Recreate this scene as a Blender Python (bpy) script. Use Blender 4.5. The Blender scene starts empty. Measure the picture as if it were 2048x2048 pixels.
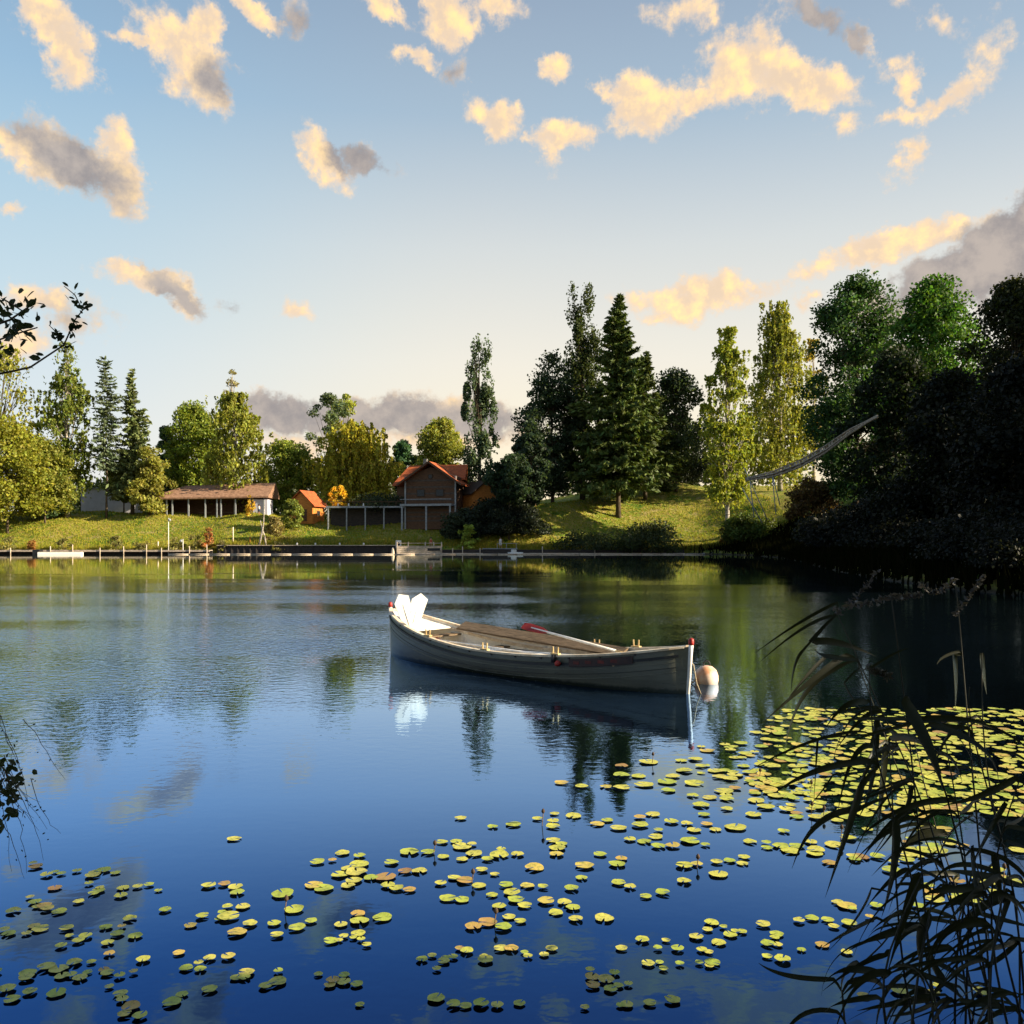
import bpy, math, random
import numpy as np
from mathutils import Vector, Matrix
R = math.radians
scene = bpy.context.scene
C = scene.collection
rng = random.Random(7)
nrg = np.random.default_rng(11)

# ------------------------------------------------------------ camera, light, exposure
F, HC, YH = 1800.0, 2.2, 1080.0            # focal length and horizon in photo pixels, eye height
cam = bpy.data.objects.new('camera', bpy.data.cameras.new('camera')); C.objects.link(cam)
cam.location = (0, 0, HC); cam.rotation_euler = (R(90), 0, 0)
cam.data.sensor_width = 36; cam.data.lens = F/2048*36; cam.data.shift_y = (YH-1024)/2048
cam.data.clip_start = 0.05; cam.data.clip_end = 20000
scene.camera = cam
SUN_EL, SUN_A = R(23), R(11)               # sun: from the right, a little behind the camera
sdir = Vector((math.cos(SUN_EL)*math.cos(SUN_A), -math.cos(SUN_EL)*math.sin(SUN_A), math.sin(SUN_EL)))
sl = bpy.data.lights.new('sun', 'SUN'); sl.energy = 5.0; sl.angle = R(0.5); sl.color = (1.0, 0.85, 0.62)
so = bpy.data.objects.new('sun', sl); C.objects.link(so)
so.rotation_euler = sdir.to_track_quat('Z', 'Y').to_euler()
scene.view_settings.view_transform = 'Standard'; scene.view_settings.look = 'None'
scene.view_settings.exposure = 1.40; scene.view_settings.gamma = 1.0
try: scene.view_settings.use_curve_mapping = False
except Exception: pass
scene.render.engine = 'CYCLES'
scene.cycles.use_denoising = True
scene.cycles.max_bounces = 6; scene.cycles.transparent_max_bounces = 6
scene.cycles.caustics_reflective = False; scene.cycles.caustics_refractive = False

class NT:
    def __init__(s, tree): s.t = tree; s.n = tree.nodes; s.l = tree.links
    def new(s, typ, **kw):
        n = s.n.new(typ)
        for k, v in kw.items(): setattr(n, k, v)
        return n
    def put(s, sock, v):
        if v is None: return
        if isinstance(v, bpy.types.NodeSocket): s.l.new(v, sock)
        else:
            try: sock.default_value = v
            except Exception: sock.default_value = tuple(v)+(1.0,)
    def math(s, op, a, b=None, c=None, clamp=False):
        n = s.new('ShaderNodeMath', operation=op, use_clamp=clamp)
        s.put(n.inputs[0], a)
        if b is not None: s.put(n.inputs[1], b)
        if c is not None: s.put(n.inputs[2], c)
        return n.outputs[0]
    def vm(s, op, a, b=None):
        n = s.new('ShaderNodeVectorMath', operation=op); s.put(n.inputs[0], a)
        if b is not None: s.put(n.inputs[1], b)
        return n.outputs['Value'] if op in ('LENGTH', 'DOT_PRODUCT') else n.outputs[0]
    def mix(s, f, a, b, mode='MIX'):
        n = s.new('ShaderNodeMix', data_type='RGBA', blend_type=mode)
        s.put(n.inputs[0], f)
        for k, v in ((6, a), (7, b)):
            if not isinstance(v, bpy.types.NodeSocket): v = tuple(v)[:3]+(1.0,)
            s.put(n.inputs[k], v)
        return n.outputs[2]
    def ramp(s, f, stops, interp='LINEAR'):
        n = s.new('ShaderNodeValToRGB'); s.put(n.inputs[0], f); e = n.color_ramp.elements
        n.color_ramp.interpolation = interp
        while len(e) < len(stops): e.new(0.5)
        for el, (p, c) in zip(e, stops):
            el.position = p; el.color = (c, c, c, 1) if isinstance(c, (int, float)) else tuple(c)+(1,)
        return n.outputs[0]
    def noise(s, vec, scale, detail=4, rough=.55, out=0, **kw):
        n = s.new('ShaderNodeTexNoise'); s.put(n.inputs['Vector'], vec)
        n.inputs['Scale'].default_value = scale; n.inputs['Detail'].default_value = detail
        n.inputs['Roughness'].default_value = rough
        return n.outputs[out]
    def mapr(s, v, a, b, c=0., d=1., smooth=True):
        n = s.new('ShaderNodeMapRange'); n.interpolation_type = 'SMOOTHSTEP' if smooth else 'LINEAR'
        s.put(n.inputs[0], v)
        for i, q in enumerate((a, b, c, d)): n.inputs[i+1].default_value = q
        return n.outputs[0]

# ------------------------------------------------------------ sky
world = bpy.data.worlds.new('World'); scene.world = world; world.use_nodes = True
world.node_tree.nodes.clear(); W = NT(world.node_tree)
sky = W.new('ShaderNodeTexSky', sky_type='NISHITA'); sky.sun_disc = False
sky.sun_elevation = SUN_EL; sky.sun_rotation = R(90)+SUN_A; sky.dust_density = 2.2; sky.ozone_density = 2.0; sky.air_density = 1.0
SKY = 0.05
tc = W.new('ShaderNodeTexCoord').outputs['Generated']
sx = W.new('ShaderNodeSeparateXYZ'); W.put(sx.inputs[0], tc)
az = W.math('ARCTAN2', sx.outputs[0], sx.outputs[1]); el = W.math('ARCSINE', sx.outputs[2])
cb = W.new('ShaderNodeCombineXYZ'); W.put(cb.inputs[0], W.math('MULTIPLY', az, 10.)); W.put(cb.inputs[1], W.math('MULTIPLY', el, 10.))
uv = cb.outputs[0]
warp = W.noise(uv, 1.5, 5, .68, out=1)
wv = W.vm('ADD', uv, W.vm('MULTIPLY', W.vm('SUBTRACT', warp, (.5, .5, .5)), (.85, .6, 0)))
def sky_px(px, py):
    dx = (px-1024)/F; a = math.atan(dx); e = math.atan((YH-py)/F/math.sqrt(1+dx*dx)); return a*10, e*10
CLOUDS = [  # px, py, rx, ry, tilt (clockwise, degrees), strength, darkness
 (85,35,75,50,50,1,.15),(130,85,85,50,50,1,0),(170,125,45,35,40,.9,0),(370,105,100,66,38,1.05,.0),(400,55,48,40,60,.9,.05),(430,165,40,45,70,.8,.55),(290,88,50,12,0,.7,0),
 (510,15,60,22,35,.85,.1),(585,45,42,45,60,.6,.85),(775,18,75,20,25,.8,.05),(895,30,58,50,0,1,.05),(985,15,75,28,0,.8,.1),
 (825,118,48,22,0,.75,.1),(905,150,30,42,70,.5,.5),(30,300,75,34,15,.9,.2),(130,325,120,52,25,1,.65),(225,365,78,50,48,1,.08),(222,290,40,52,70,.9,.1),
 (650,325,62,42,30,.95,.05),(725,328,80,32,5,.75,.9),(1000,240,60,42,25,.95,.05),(1120,278,62,34,-10,.95,0),(1105,310,50,30,70,.6,.1),
 (1290,205,82,62,0,1.05,.05),(1240,180,50,35,0,.9,.1),(1480,140,95,72,0,1.15,.05),(1590,180,150,44,6,1.1,.05),(1500,125,80,26,10,.6,.2),(1385,200,60,32,0,.8,0),
 (1110,142,35,22,0,.75,.1),(1375,25,80,32,0,.5,.3),(1640,35,80,28,30,.6,.75),(1725,80,50,20,55,.55,.6),
 (1812,175,24,50,-15,.72,.1),(1875,210,90,28,-5,.85,.05),(1790,232,45,12,0,.5,.1),(1810,310,30,42,0,.75,.15),(1690,247,38,26,0,.6,.2),
 (1760,498,140,34,-12,1.1,0),(1850,475,105,34,-8,1.1,0),(2030,440,160,54,-38,1.0,1.1),(1960,545,230,64,-14,1.1,1.1),(2060,390,80,40,-50,.7,1.),
 (1395,592,135,44,0,1.2,.05),(1330,610,90,22,-8,.7,0),(295,555,95,26,5,.95,.05),(365,590,70,30,35,.7,.75),(582,622,50,22,0,.5,.2),(480,600,60,20,0,.35,.7),
 (70,595,75,34,0,.9,.1),(140,640,80,60,0,.5,.4),(40,690,70,40,0,.6,.2),(560,828,105,46,0,1.1,1),(700,835,140,50,0,1.15,1),(830,830,140,50,0,1.15,1),(960,845,110,36,0,.9,.8),
 (1010,865,80,30,0,.6,.25),(620,885,150,28,0,.8,.1),(850,880,120,28,0,.8,.05),(1990,85,45,60,30,.42,.3),(1850,40,60,20,40,.4,.2),(1615,605,24,20,0,.5,.1),(10,415,26,18,0,.6,.2)]
dens = None; dark = None
extra = []
for k in range(20):                        # the same kind of small clouds all the way round, outside the frame too
    a = rng.uniform(.62, 2*math.pi-.62); e = rng.uniform(.06, .85); s_ = rng.uniform(.35, .9)
    if a > math.pi: a -= 2*math.pi
    extra.append((a*10, e*10, s_*1.4/max(.4, math.cos(e)), s_*.6, rng.uniform(-30, 30), 1, rng.choice((.05, .1, .6))))
for k in range(10):
    a = rng.uniform(-.5, .5); e = rng.uniform(.62, .95); extra.append((a*10, e*10, rng.uniform(.5, 1.), rng.uniform(.3, .5), rng.uniform(-40, 40), .9, .2))
items = []
for (px, py, rx, ry, t, s_, dk) in CLOUDS:
    u, v = sky_px(px, py); items.append((u, v, rx/180., ry/180., t, s_, dk))
items += extra
for (u, v, rx, ry, t, s_, dk) in items:
    mp = W.new('ShaderNodeMapping', vector_type='TEXTURE')
    if dens is None: W.put(mp.inputs[0], wv)
    else:                                  # evaluated one after the other, which keeps the shader within its stack
        ma = W.new('ShaderNodeVectorMath', operation='MULTIPLY_ADD'); W.put(ma.inputs[0], dens); ma.inputs[1].default_value = (1e-7,)*3
        W.put(ma.inputs[2], wv); W.put(mp.inputs[0], ma.outputs[0])
    mp.inputs[1].default_value = (u, v, 0); mp.inputs[2].default_value = (0, 0, R(-t)); mp.inputs[3].default_value = (rx*1.28, ry*1.18, 1)
    ln = W.vm('LENGTH', mp.outputs[0])
    b = W.math('MULTIPLY_ADD', ln, -s_, s_)
    dens = b if dens is None else W.math('MAXIMUM', dens, b)
    if dk > .3:
        d2 = W.math('MULTIPLY_ADD', ln, -dk*1.25, dk*1.25)
        dark = d2 if dark is None else W.math('MAXIMUM', dark, d2)
fb = W.noise(uv, 2.4, 9, .64); fb2 = W.noise(uv, 1.1, 2, .5)
dn = W.math('ADD', dens, W.math('MULTIPLY', W.math('SUBTRACT', fb, .5), 1.75))
alpha = W.mapr(dn, .10, .55)
alpha = W.math('MULTIPLY', alpha, .93)
dk = W.math('ADD', dark, W.math('MULTIPLY', W.math('SUBTRACT', fb2, .5), .9))
dkm = W.mapr(dk, -.02, .60)
fbo = W.noise(W.vm('ADD', uv, (.10, .09, 0)), 2.4, 4, .6)
inner = W.mapr(W.math('SUBTRACT', fb, fbo), -.12, .20)
elr = W.math('MULTIPLY', el, 1/.8, clamp=True)
lit = W.mix(inner, (.34, .26, .185), (.53, .365, .165))
lit = W.mix(W.mapr(dn, .15, .8), (.36, .28, .21), lit)
grey = W.mix(W.mapr(fb, .35, .65), (.125, .112, .112), (.205, .175, .155))
ccol = W.mix(dkm, lit, grey)
# clear sky: the physical sky drawn towards the photographed gradient
nish = W.vm('MULTIPLY', sky.outputs[0], (SKY, SKY, SKY))
g1 = W.ramp(elr, [(0., (.46, .37, .23)), (.13, (.44, .385, .285)), (.24, (.40, .37, .31)), (.39, (.305, .315, .305)), (.55, (.175, .225, .27)), (.68, (.135, .175, .225)), (1., (.07, .11, .18))])
g2 = W.ramp(elr, [(0., (.36, .35, .34)), (.13, (.33, .345, .35)), (.30, (.25, .31, .335)), (.45, (.185, .265, .32)), (.55, (.14, .22, .295)), (.68, (.11, .17, .24)), (1., (.055, .10, .19))])
gm = W.mapr(az, -.55, .0)
grad = W.mix(gm, g2, g1)
base = W.mix(.82, nish, grad)
col = W.mix(alpha, base, ccol)
col = W.mix(W.mapr(el, -.05, -.002), (.05, .06, .04), col)
bg = W.new('ShaderNodeBackground'); W.put(bg.inputs[0], col); bg.inputs[1].default_value = 1.0
wo = W.new('ShaderNodeOutputWorld'); W.l.new(bg.outputs[0], wo.inputs[0])

# ------------------------------------------------------------ materials
def mat(name): m = bpy.data.materials.new(name); m.use_nodes = True; m.node_tree.nodes.clear(); return m, NT(m.node_tree)
def out(n, sh): o = n.new('ShaderNodeOutputMaterial'); n.l.new(sh, o.inputs[0])
def principled(n, col, rough=.7, spec=.3, normal=None, metal=0):
    p = n.new('ShaderNodeBsdfPrincipled'); n.put(p.inputs['Base Color'], col if isinstance(col, bpy.types.NodeSocket) else tuple(col)[:3]+(1,))
    n.put(p.inputs['Roughness'], rough); p.inputs['Specular IOR Level'].default_value = spec; p.inputs['Metallic'].default_value = metal
    if normal is not None: n.l.new(normal, p.inputs['Normal'])
    return p.outputs[0]
def bump(n, h, strength, dist):
    b = n.new('ShaderNodeBump'); b.inputs['Strength'].default_value = strength if not isinstance(strength, bpy.types.NodeSocket) else 1
    if isinstance(strength, bpy.types.NodeSocket): n.l.new(strength, b.inputs['Strength'])
    b.inputs['Distance'].default_value = dist; n.l.new(h, b.inputs['Height']); return b.outputs[0]
def paint(name, c1, c2=None, scale=6, rough=.6, spec=.3, bs=.3, bd=.01, stretch=(1, 1, 1), wear=None, detail=6):
    m, n = mat(name); tcn = n.new('ShaderNodeTexCoord').outputs['Object']
    v = n.vm('MULTIPLY', tcn, stretch)
    nz = n.noise(v, scale, detail, .6)
    c2 = c2 or tuple(q*.7 for q in c1)
    col = n.mix(n.mapr(nz, .35, .65), c2, c1)
    if wear:
        col = n.mix(n.mapr(n.noise(v, scale*2.7, 8, .7), .60, .70), col, wear)
    out(n, principled(n, col, rough, spec, bump(n, nz, bs, bd))); return m
M = {}
M['white'] = paint('white_paint', (.80, .78, .74), (.62, .60, .55), 5, .5, wear=(.45, .40, .33))
M['bright_white'] = paint('bright_white_paint', (.82, .82, .80), (.72, .71, .68), 8, .45)
M['hull'] = paint('shade_toned_hull_paint', (.135, .135, .098), (.10, .10, .073), 2.2, .38, .5, .15, .004, (.6, .6, 4), wear=(.04, .048, .04))  # white outer hull toned grey-green, its shade put into the colour
hm, hn_ = M['hull'], NT(M['hull'].node_tree)       # waterline stain and scuffs on the hull
_p = [q for q in hm.node_tree.nodes if q.type == 'BSDF_PRINCIPLED'][0]; _l = _p.inputs['Base Color'].links[0].from_socket
_ob = hn_.new('ShaderNodeTexCoord').outputs['Object']; _s = hn_.new('ShaderNodeSeparateXYZ'); hn_.l.new(_ob, _s.inputs[0])
_zz = hn_.math('ADD', _s.outputs[2], hn_.math('MULTIPLY', hn_.noise(hn_.vm('MULTIPLY', _ob, (3, 3, 1)), 2.2, 5, .7), .10))
_c = hn_.mix(hn_.mapr(_zz, .14, .085), _l, (.022, .027, .014)); _sc = hn_.noise(hn_.vm('MULTIPLY', _ob, (1.2, 1.2, 9)), 7, 6, .75)
_c = hn_.mix(hn_.mapr(_sc, .60, .68), _c, (.20, .20, .17)); hn_.l.new(_c, _p.inputs['Base Color'])
M['inside'] = paint('inside_hull_paint', (.80, .77, .70), (.66, .62, .54), 4, .55, wear=(.33, .27, .20))
M['rail'] = paint('cream_rail', (.78, .68, .52), (.55, .42, .28), 7, .5, wear=(.30, .20, .12))
M['red'] = paint('red_paint', (.42, .035, .022), (.25, .02, .015), 9, .45, wear=(.45, .22, .15))
M['darkred'] = paint('dark_red_paint', (.16, .022, .016), (.08, .014, .01), 9, .5)
M['stripe'] = paint('black_stripe', (.012, .014, .014), (.02, .02, .02), 9, .5)
M['plank'] = paint('weathered_plank', (.20, .14, .085), (.10, .07, .042), 5, .75, .2, .6, .006, (1, 9, 9), wear=(.30, .24, .17))
M['plankdark'] = paint('dark_plank', (.08, .05, .03), (.04, .027, .018), 5, .8, .2, .6, .006, (1, 9, 9))
M['nameboard'] = paint('name_board', (.025, .013, .012), (.045, .022, .018), 12, .5)
M['pin'] = paint('thole_pin_wood', (.62, .46, .22), (.42, .28, .12), 9, .5)
M['iron'] = paint('dark_iron', (.02, .02, .022), (.035, .03, .03), 9, .5)
M['orange'] = paint('orange_paint', (.55, .16, .03), (.40, .10, .02), 9, .5)
M['buoy'] = paint('faded_buoy', (.80, .66, .54), (.62, .28, .13), 3.2, .5, wear=(.55, .20, .08))
M['rope'] = paint('rope', (.50, .43, .30), (.30, .24, .15), 60, .8, bs=.6)
M['bark'] = paint('bark', (.11, .085, .06), (.055, .042, .03), 3, .9, .1, .8, .05, (2, 2, .5))
M['birch'] = paint('pale_birch_bark', (.50, .45, .38), (.14, .12, .10), 1.6, .8, .1, .5, .03, (.4, .4, 3))
M['roof'] = paint('red_tile_roof', (.42, .11, .038), (.27, .068, .028), 2.2, .8, .1, .5, .04, wear=(.40, .17, .09))
M['tanroof'] = paint('tan_tile_roof', (.32, .19, .125), (.20, .115, .075), 2.2, .85, .1, .5, .04, wear=(.20, .11, .07))
M['wood'] = paint('brown_board_wall', (.13, .07, .04), (.075, .042, .026), 2, .8, .2, .5, .02, (1, 1, 6))
M['greyboard'] = paint('weathered_grey_board', (.105, .08, .065), (.06, .045, .036), 2, .8, .2, .5, .02, (1, 1, 6))
M['honey'] = paint('honey_timber', (.58, .23, .05), (.38, .13, .03), 2, .7, .2, .5, .02, (1, 1, 6))
M['greywood'] = paint('grey_painted_wood', (.30, .32, .33), (.20, .21, .22), 3, .7)
M['darkwood'] = paint('wet_dark_timber', (.03, .027, .028), (.055, .045, .04), 2, .8, .2, .6, .03, (1, 1, 4))
M['bleached'] = paint('bleached_dock_wood', (.60, .50, .40), (.40, .31, .23), 3, .8, .2, .5, .02, (1, 4, 4))
M['stone'] = paint('grey_stone', (.30, .29, .27), (.17, .16, .15), 2.5, .9, .2, .8, .06)
M['palewall'] = paint('pale_lavender_wall', (.55, .53, .60), (.48, .46, .52), 1.2, .9, .1, .1, .01)
M['chute'] = paint('weathered_pale_chute', (.42, .36, .29), (.17, .14, .11), 1.6, .8, .2, .6, .03, (1, 3, 3), wear=(.12, .095, .07))
M['skin'] = paint('skin', (.50, .27, .17), (.44, .23, .15), 6, .6)
M['cloth_white'] = paint('white_cloth', (.72, .70, .68), (.6, .58, .56), 10, .8)
M['cloth_red'] = paint('red_cloth', (.45, .10, .05), (.38, .07, .04), 10, .8)
M['cloth_blue'] = paint('blue_cloth', (.05, .07, .16), (.04, .05, .12), 10, .8)
M['hair'] = paint('dark_hair', (.03, .02, .015), (.05, .03, .02), 20, .6)
M['glass'] = paint('dark_window_glass', (.015, .018, .02), (.02, .023, .026), 1, .35, .3, .02, .002)

# leaves: colour per tree from the object, varied leaf by leaf
def leafmat(name, transl=.45, rough=.55, var=.45):
    m, n = mat(name)
    oi = n.new('ShaderNodeObjectInfo'); rnd = n.new('ShaderNodeNewGeometry').outputs['Random Per Island']
    obj = n.new('ShaderNodeTexCoord').outputs['Object']
    hs = n.new('ShaderNodeHueSaturation'); n.l.new(oi.outputs['Color'], hs.inputs['Color'])
    cl = n.noise(obj, .35, 3, .6)
    n.l.new(n.mapr(n.math('FRACT', n.math('MULTIPLY', rnd, 7.31)), 0, 1, .47, .53, False), hs.inputs['Hue'])
    n.l.new(n.math('MULTIPLY', n.mapr(rnd, 0, 1, 1-var, 1+var*1.2, False), n.mapr(cl, .3, .7, .75, 1.3)), hs.inputs['Value'])
    col = hs.outputs[0]
    d = n.new('ShaderNodeBsdfPrincipled'); n.l.new(col, d.inputs['Base Color']); d.inputs['Roughness'].default_value = rough; d.inputs['Specular IOR Level'].default_value = .25
    t = n.new('ShaderNodeBsdfTranslucent'); n.l.new(n.mix(1., col, (1.25, 1.15, .55), 'MULTIPLY'), t.inputs[0])
    mx = n.new('ShaderNodeMixShader'); mx.inputs[0].default_value = transl
    n.l.new(d.outputs[0], mx.inputs[1]); n.l.new(t.outputs[0], mx.inputs[2]); out(n, mx.outputs[0]); return m
M['leaf'] = leafmat('foliage'); M['needle'] = leafmat('needles', .2, .6, .5); M['reed'] = leafmat('reed_leaf', .25, .5, .3)

# lily pad
def padmat():
    m, n = mat('lily_pad'); oi = n.new('ShaderNodeObjectInfo'); obj = n.new('ShaderNodeTexCoord').outputs['Object']
    pos = n.new('ShaderNodeNewGeometry').outputs['Position']
    ri = n.new('ShaderNodeNewGeometry').outputs['Random Per Island']
    rnd = n.math('FRACT', n.math('ADD', oi.outputs['Random'], ri))
    c = n.ramp(rnd, [(0, (.30, .38, .045)), (.45, (.46, .46, .065)), (.86, (.50, .46, .09)), (.95, (.50, .33, .07)), (1, (.28, .15, .06))])
    nz = n.noise(pos, 38, 5, .6); c = n.mix(n.mapr(nz, .45, .75), c, (.16, .19, .03))
    c = n.mix(n.mapr(n.noise(pos, 90, 3, .6), .64, .70), c, (.17, .09, .03))
    out(n, principled(n, c, .5, .35, bump(n, nz, .4, .004))); return m
M['pad'] = padmat()

# lawn
def lawnmat():
    m, n = mat('lawn_and_bank'); pos = n.new('ShaderNodeNewGeometry').outputs['Position']
    a = n.noise(pos, .12, 5, .6); b = n.noise(pos, 1.6, 6, .7); f = n.noise(n.vm('MULTIPLY', pos, (1, 1, 1)), 7, 3, .6)
    c = n.mix(n.mapr(a, .38, .62), (.12, .20, .018), (.28, .26, .04))
    c = n.mix(n.mapr(b, .42, .66), c, (.34, .24, .08))
    c = n.mix(n.mapr(n.noise(pos, .35, 4, .65), .55, .68), c, (.34, .27, .11)); c = n.mix(n.mapr(n.noise(n.vm('ADD', pos, (40, 7, 0)), .22, 4, .6), .56, .66), c, (.06, .13, .014))
    c = n.mix(n.mapr(f, .5, .7), c, (.10, .145, .018))
    nrm = n.new('ShaderNodeSeparateXYZ'); n.l.new(pos, nrm.inputs[0])
    c = n.mix(n.mapr(nrm.outputs[2], .30, .05), c, (.06, .05, .035))
    out(n, principled(n, c, .9, .1, bump(n, b, .8, .35))); return m
M['lawn'] = lawnmat()
def tuftmat():
    m, n = mat('grass_tufts'); rnd = n.new('ShaderNodeNewGeometry').outputs['Random Per Island']
    oi = n.new('ShaderNodeObjectInfo')
    c = n.mix(n.mapr(rnd, 0, 1, 0, 1, False), (.5, .75, .35), (1.35, 1.05, .9)); c = n.mix(1., oi.outputs['Color'], c, 'MULTIPLY')
    d = n.new('ShaderNodeBsdfDiffuse'); n.l.new(c, d.inputs[0]); t = n.new('ShaderNodeBsdfTranslucent'); n.l.new(c, t.inputs[0])
    mx = n.new('ShaderNodeMixShader'); mx.inputs[0].default_value = .4
    n.l.new(d.outputs[0], mx.inputs[1]); n.l.new(t.outputs[0], mx.inputs[2]); out(n, mx.outputs[0]); return m
M['tuft'] = tuftmat()

# lake water
def watermat():
    m, n = mat('lake_water'); pos = n.new('ShaderNodeNewGeometry').outputs['Position']
    s = n.new('ShaderNodeSeparateXYZ'); n.l.new(pos, s.inputs[0]); y = s.outputs[1]
    patch = n.math('MULTIPLY', n.mapr(n.noise(n.vm('MULTIPLY', pos, (.5, 1.6, 1)), .12, 4, .6), .35, .65, .35, 1.35), n.mapr(s.outputs[0], -9, 7, 1.6, .45))
    amp = n.math('MULTIPLY', n.math('MULTIPLY', n.math('ADD', n.mapr(y, 7.5, 13, .10, .5), n.mapr(n.math('ADD', y, n.math('ADD', n.mapr(s.outputs[0], -5, -2.2, 9, 0), n.mapr(s.outputs[0], 4.5, 9, 0, 8))), 16.5, 26, 0, 2.0)), n.mapr(n.math('ADD', y, n.mapr(n.noise(n.vm('MULTIPLY', pos, (.5, 1.6, 1)), .08, 3, .6), .3, .7, -14, 14, False)), 24, 60, 1., .02)), patch)
    h = n.math('ADD', n.math('MULTIPLY', n.noise(n.vm('MULTIPLY', pos, (1, 1.5, 1)), 5.0, 2, .5), .55), n.math('MULTIPLY', n.noise(pos, 12, 2, .5), .26))
    nb = bump(n, h, n.math('MULTIPLY', amp, .17), .085)
    fr = n.new('ShaderNodeFresnel'); fr.inputs[0].default_value = 1.33; n.l.new(nb, fr.inputs[1]); fr2 = n.new('ShaderNodeFresnel'); fr2.inputs[0].default_value = 1.33
    fav = n.math('ADD', n.math('MULTIPLY', fr.outputs[0], .3), n.math('MULTIPLY', fr2.outputs[0], .7))
    tint = n.ramp(fav, [(.03, (.016, .038, .135)), (.10, (.042, .12, .32)), (.20, (.20, .36, .66)), (.46, (.50, .70, 1.0)), (.70, (.66, .80, 1.0)), (.84, (.90, .92, .90)), (.93, (.93, .94, .84))])
    g = n.new('ShaderNodeBsdfGlossy'); n.l.new(tint, g.inputs['Color']); g.inputs['Roughness'].default_value = .025; n.l.new(nb, g.inputs['Normal'])
    d = n.new('ShaderNodeBsdfDiffuse'); d.inputs[0].default_value = (.0008, .0015, .002, 1)
    mx = n.new('ShaderNodeAddShader'); n.l.new(d.outputs[0], mx.inputs[0]); n.l.new(g.outputs[0], mx.inputs[1]); out(n, mx.outputs[0]); return m
M['water'] = watermat()

# ------------------------------------------------------------ helpers
def P(px, py, D): return Vector(((px-1024)/F*D, D, HC+(YH-py)/F*D))
def Wp(px, py): D = HC*F/(py-YH); return Vector(((px-1024)/F*D, D, 0))
def tag(o, label=None, cat=None, group=None, kind=None):
    if label: o['label'] = label
    if cat: o['category'] = cat
    if group: o['group'] = group
    if kind: o['kind'] = kind
    return o
def thing(name, label, cat, loc=(0, 0, 0), rz=0, group=None):
    o = bpy.data.objects.new(name, None); C.objects.link(o); o.location = loc; o.rotation_euler = (0, 0, rz)
    o.empty_display_size = .2
    return tag(o, label, cat, group)
def link(name, me, m=None, parent=None, color=None):
    o = bpy.data.objects.new(name, me); C.objects.link(o)
    if m is not None and not me.materials: me.materials.append(m)
    if parent is not None: o.parent = parent
    if color: o.color = tuple(color)+(1,)
    return o
def npmesh(name, V, Fq):
    V = np.asarray(V, np.float32); Fq = np.asarray(Fq, np.int32); k = Fq.shape[1]
    me = bpy.data.meshes.new(name); me.vertices.add(len(V)); me.vertices.foreach_set('co', V.ravel())
    me.loops.add(Fq.size); me.loops.foreach_set('vertex_index', Fq.ravel())
    me.polygons.add(len(Fq)); me.polygons.foreach_set('loop_start', np.arange(0, Fq.size, k, dtype=np.int32))
    me.update(calc_edges=True); return me
class MB:
    def __init__(s): s.v = []; s.f = []
    def add(s, vs, fs):
        b = len(s.v); s.v += [tuple(q) for q in vs]; s.f += [tuple(b+i for i in f) for f in fs]; return s
    def box(s, c, size, rz=0, M4=None):
        hx, hy, hz = (q/2 for q in size); c = Vector(c); rot = Matrix.Rotation(rz, 3, 'Z') if M4 is None else M4
        vs = [c+rot@Vector((x*hx, y*hy, z*hz)) for x in (-1, 1) for y in (-1, 1) for z in (-1, 1)]
        return s.add(vs, [(0, 1, 3, 2), (4, 6, 7, 5), (0, 4, 5, 1), (2, 3, 7, 6), (0, 2, 6, 4), (1, 5, 7, 3)])
    def tube(s, pts, rad, n=6, cap=True):
        pts = [Vector(p) for p in pts]; m = len(pts)
        if not hasattr(rad, '__len__'): rad = [rad]*m
        vs = []; 
        for i, p in enumerate(pts):
            t = (pts[min(i+1, m-1)]-pts[max(i-1, 0)]).normalized()
            a = t.orthogonal().normalized() if i == 0 else (a-t*a.dot(t)).normalized()
            b = t.cross(a)
            for k in range(n):
                w = 2*math.pi*k/n; vs.append(p+(a*math.cos(w)+b*math.sin(w))*rad[i])
        fs = [(i*n+k, i*n+(k+1) % n, (i+1)*n+(k+1) % n, (i+1)*n+k) for i in range(m-1) for k in range(n)]
        if cap: fs += [tuple(range(n))[::-1], tuple((m-1)*n+k for k in range(n))]
        return s.add(vs, fs)
    def prism(s, outline, direction):
        d = Vector(direction); n = len(outline); o = [Vector(p) for p in outline]
        return s.add(o+[p+d for p in o], [tuple(range(n))[::-1], tuple(range(n, 2*n))]+[(i, (i+1) % n, (i+1) % n+n, i+n) for i in range(n)])
    def lathe(s, prof, n=16, c=(0, 0, 0)):
        c = Vector(c); vs = [c+Vector((r*math.cos(2*math.pi*k/n), r*math.sin(2*math.pi*k/n), z)) for r, z in prof for k in range(n)]
        m = len(prof); fs = [(i*n+k, i*n+(k+1) % n, (i+1)*n+(k+1) % n, (i+1)*n+k) for i in range(m-1) for k in range(n)]
        fs += [tuple(range(n))[::-1], tuple((m-1)*n+k for k in range(n))]; return s.add(vs, fs)
    def build(s, name, m, parent=None, smooth=False, label=None, bev=0):
        me = bpy.data.meshes.new(name); me.from_pydata([tuple(v) for v in s.v], [], s.f); me.update()
        if smooth:
            for p in me.polygons: p.use_smooth = True
        o = link(name, me, m, parent)
        if bev:
            b = o.modifiers.new('bevel', 'BEVEL'); b.width = bev; b.segments = 2; b.limit_method = 'ANGLE'
        if label: o['label'] = label
        return o
def bez(a, b, c, n):
    a, b, c = Vector(a), Vector(b), Vector(c)
    return [a*(1-t)**2+b*2*t*(1-t)+c*t*t for t in [i/(n-1) for i in range(n)]]

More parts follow.
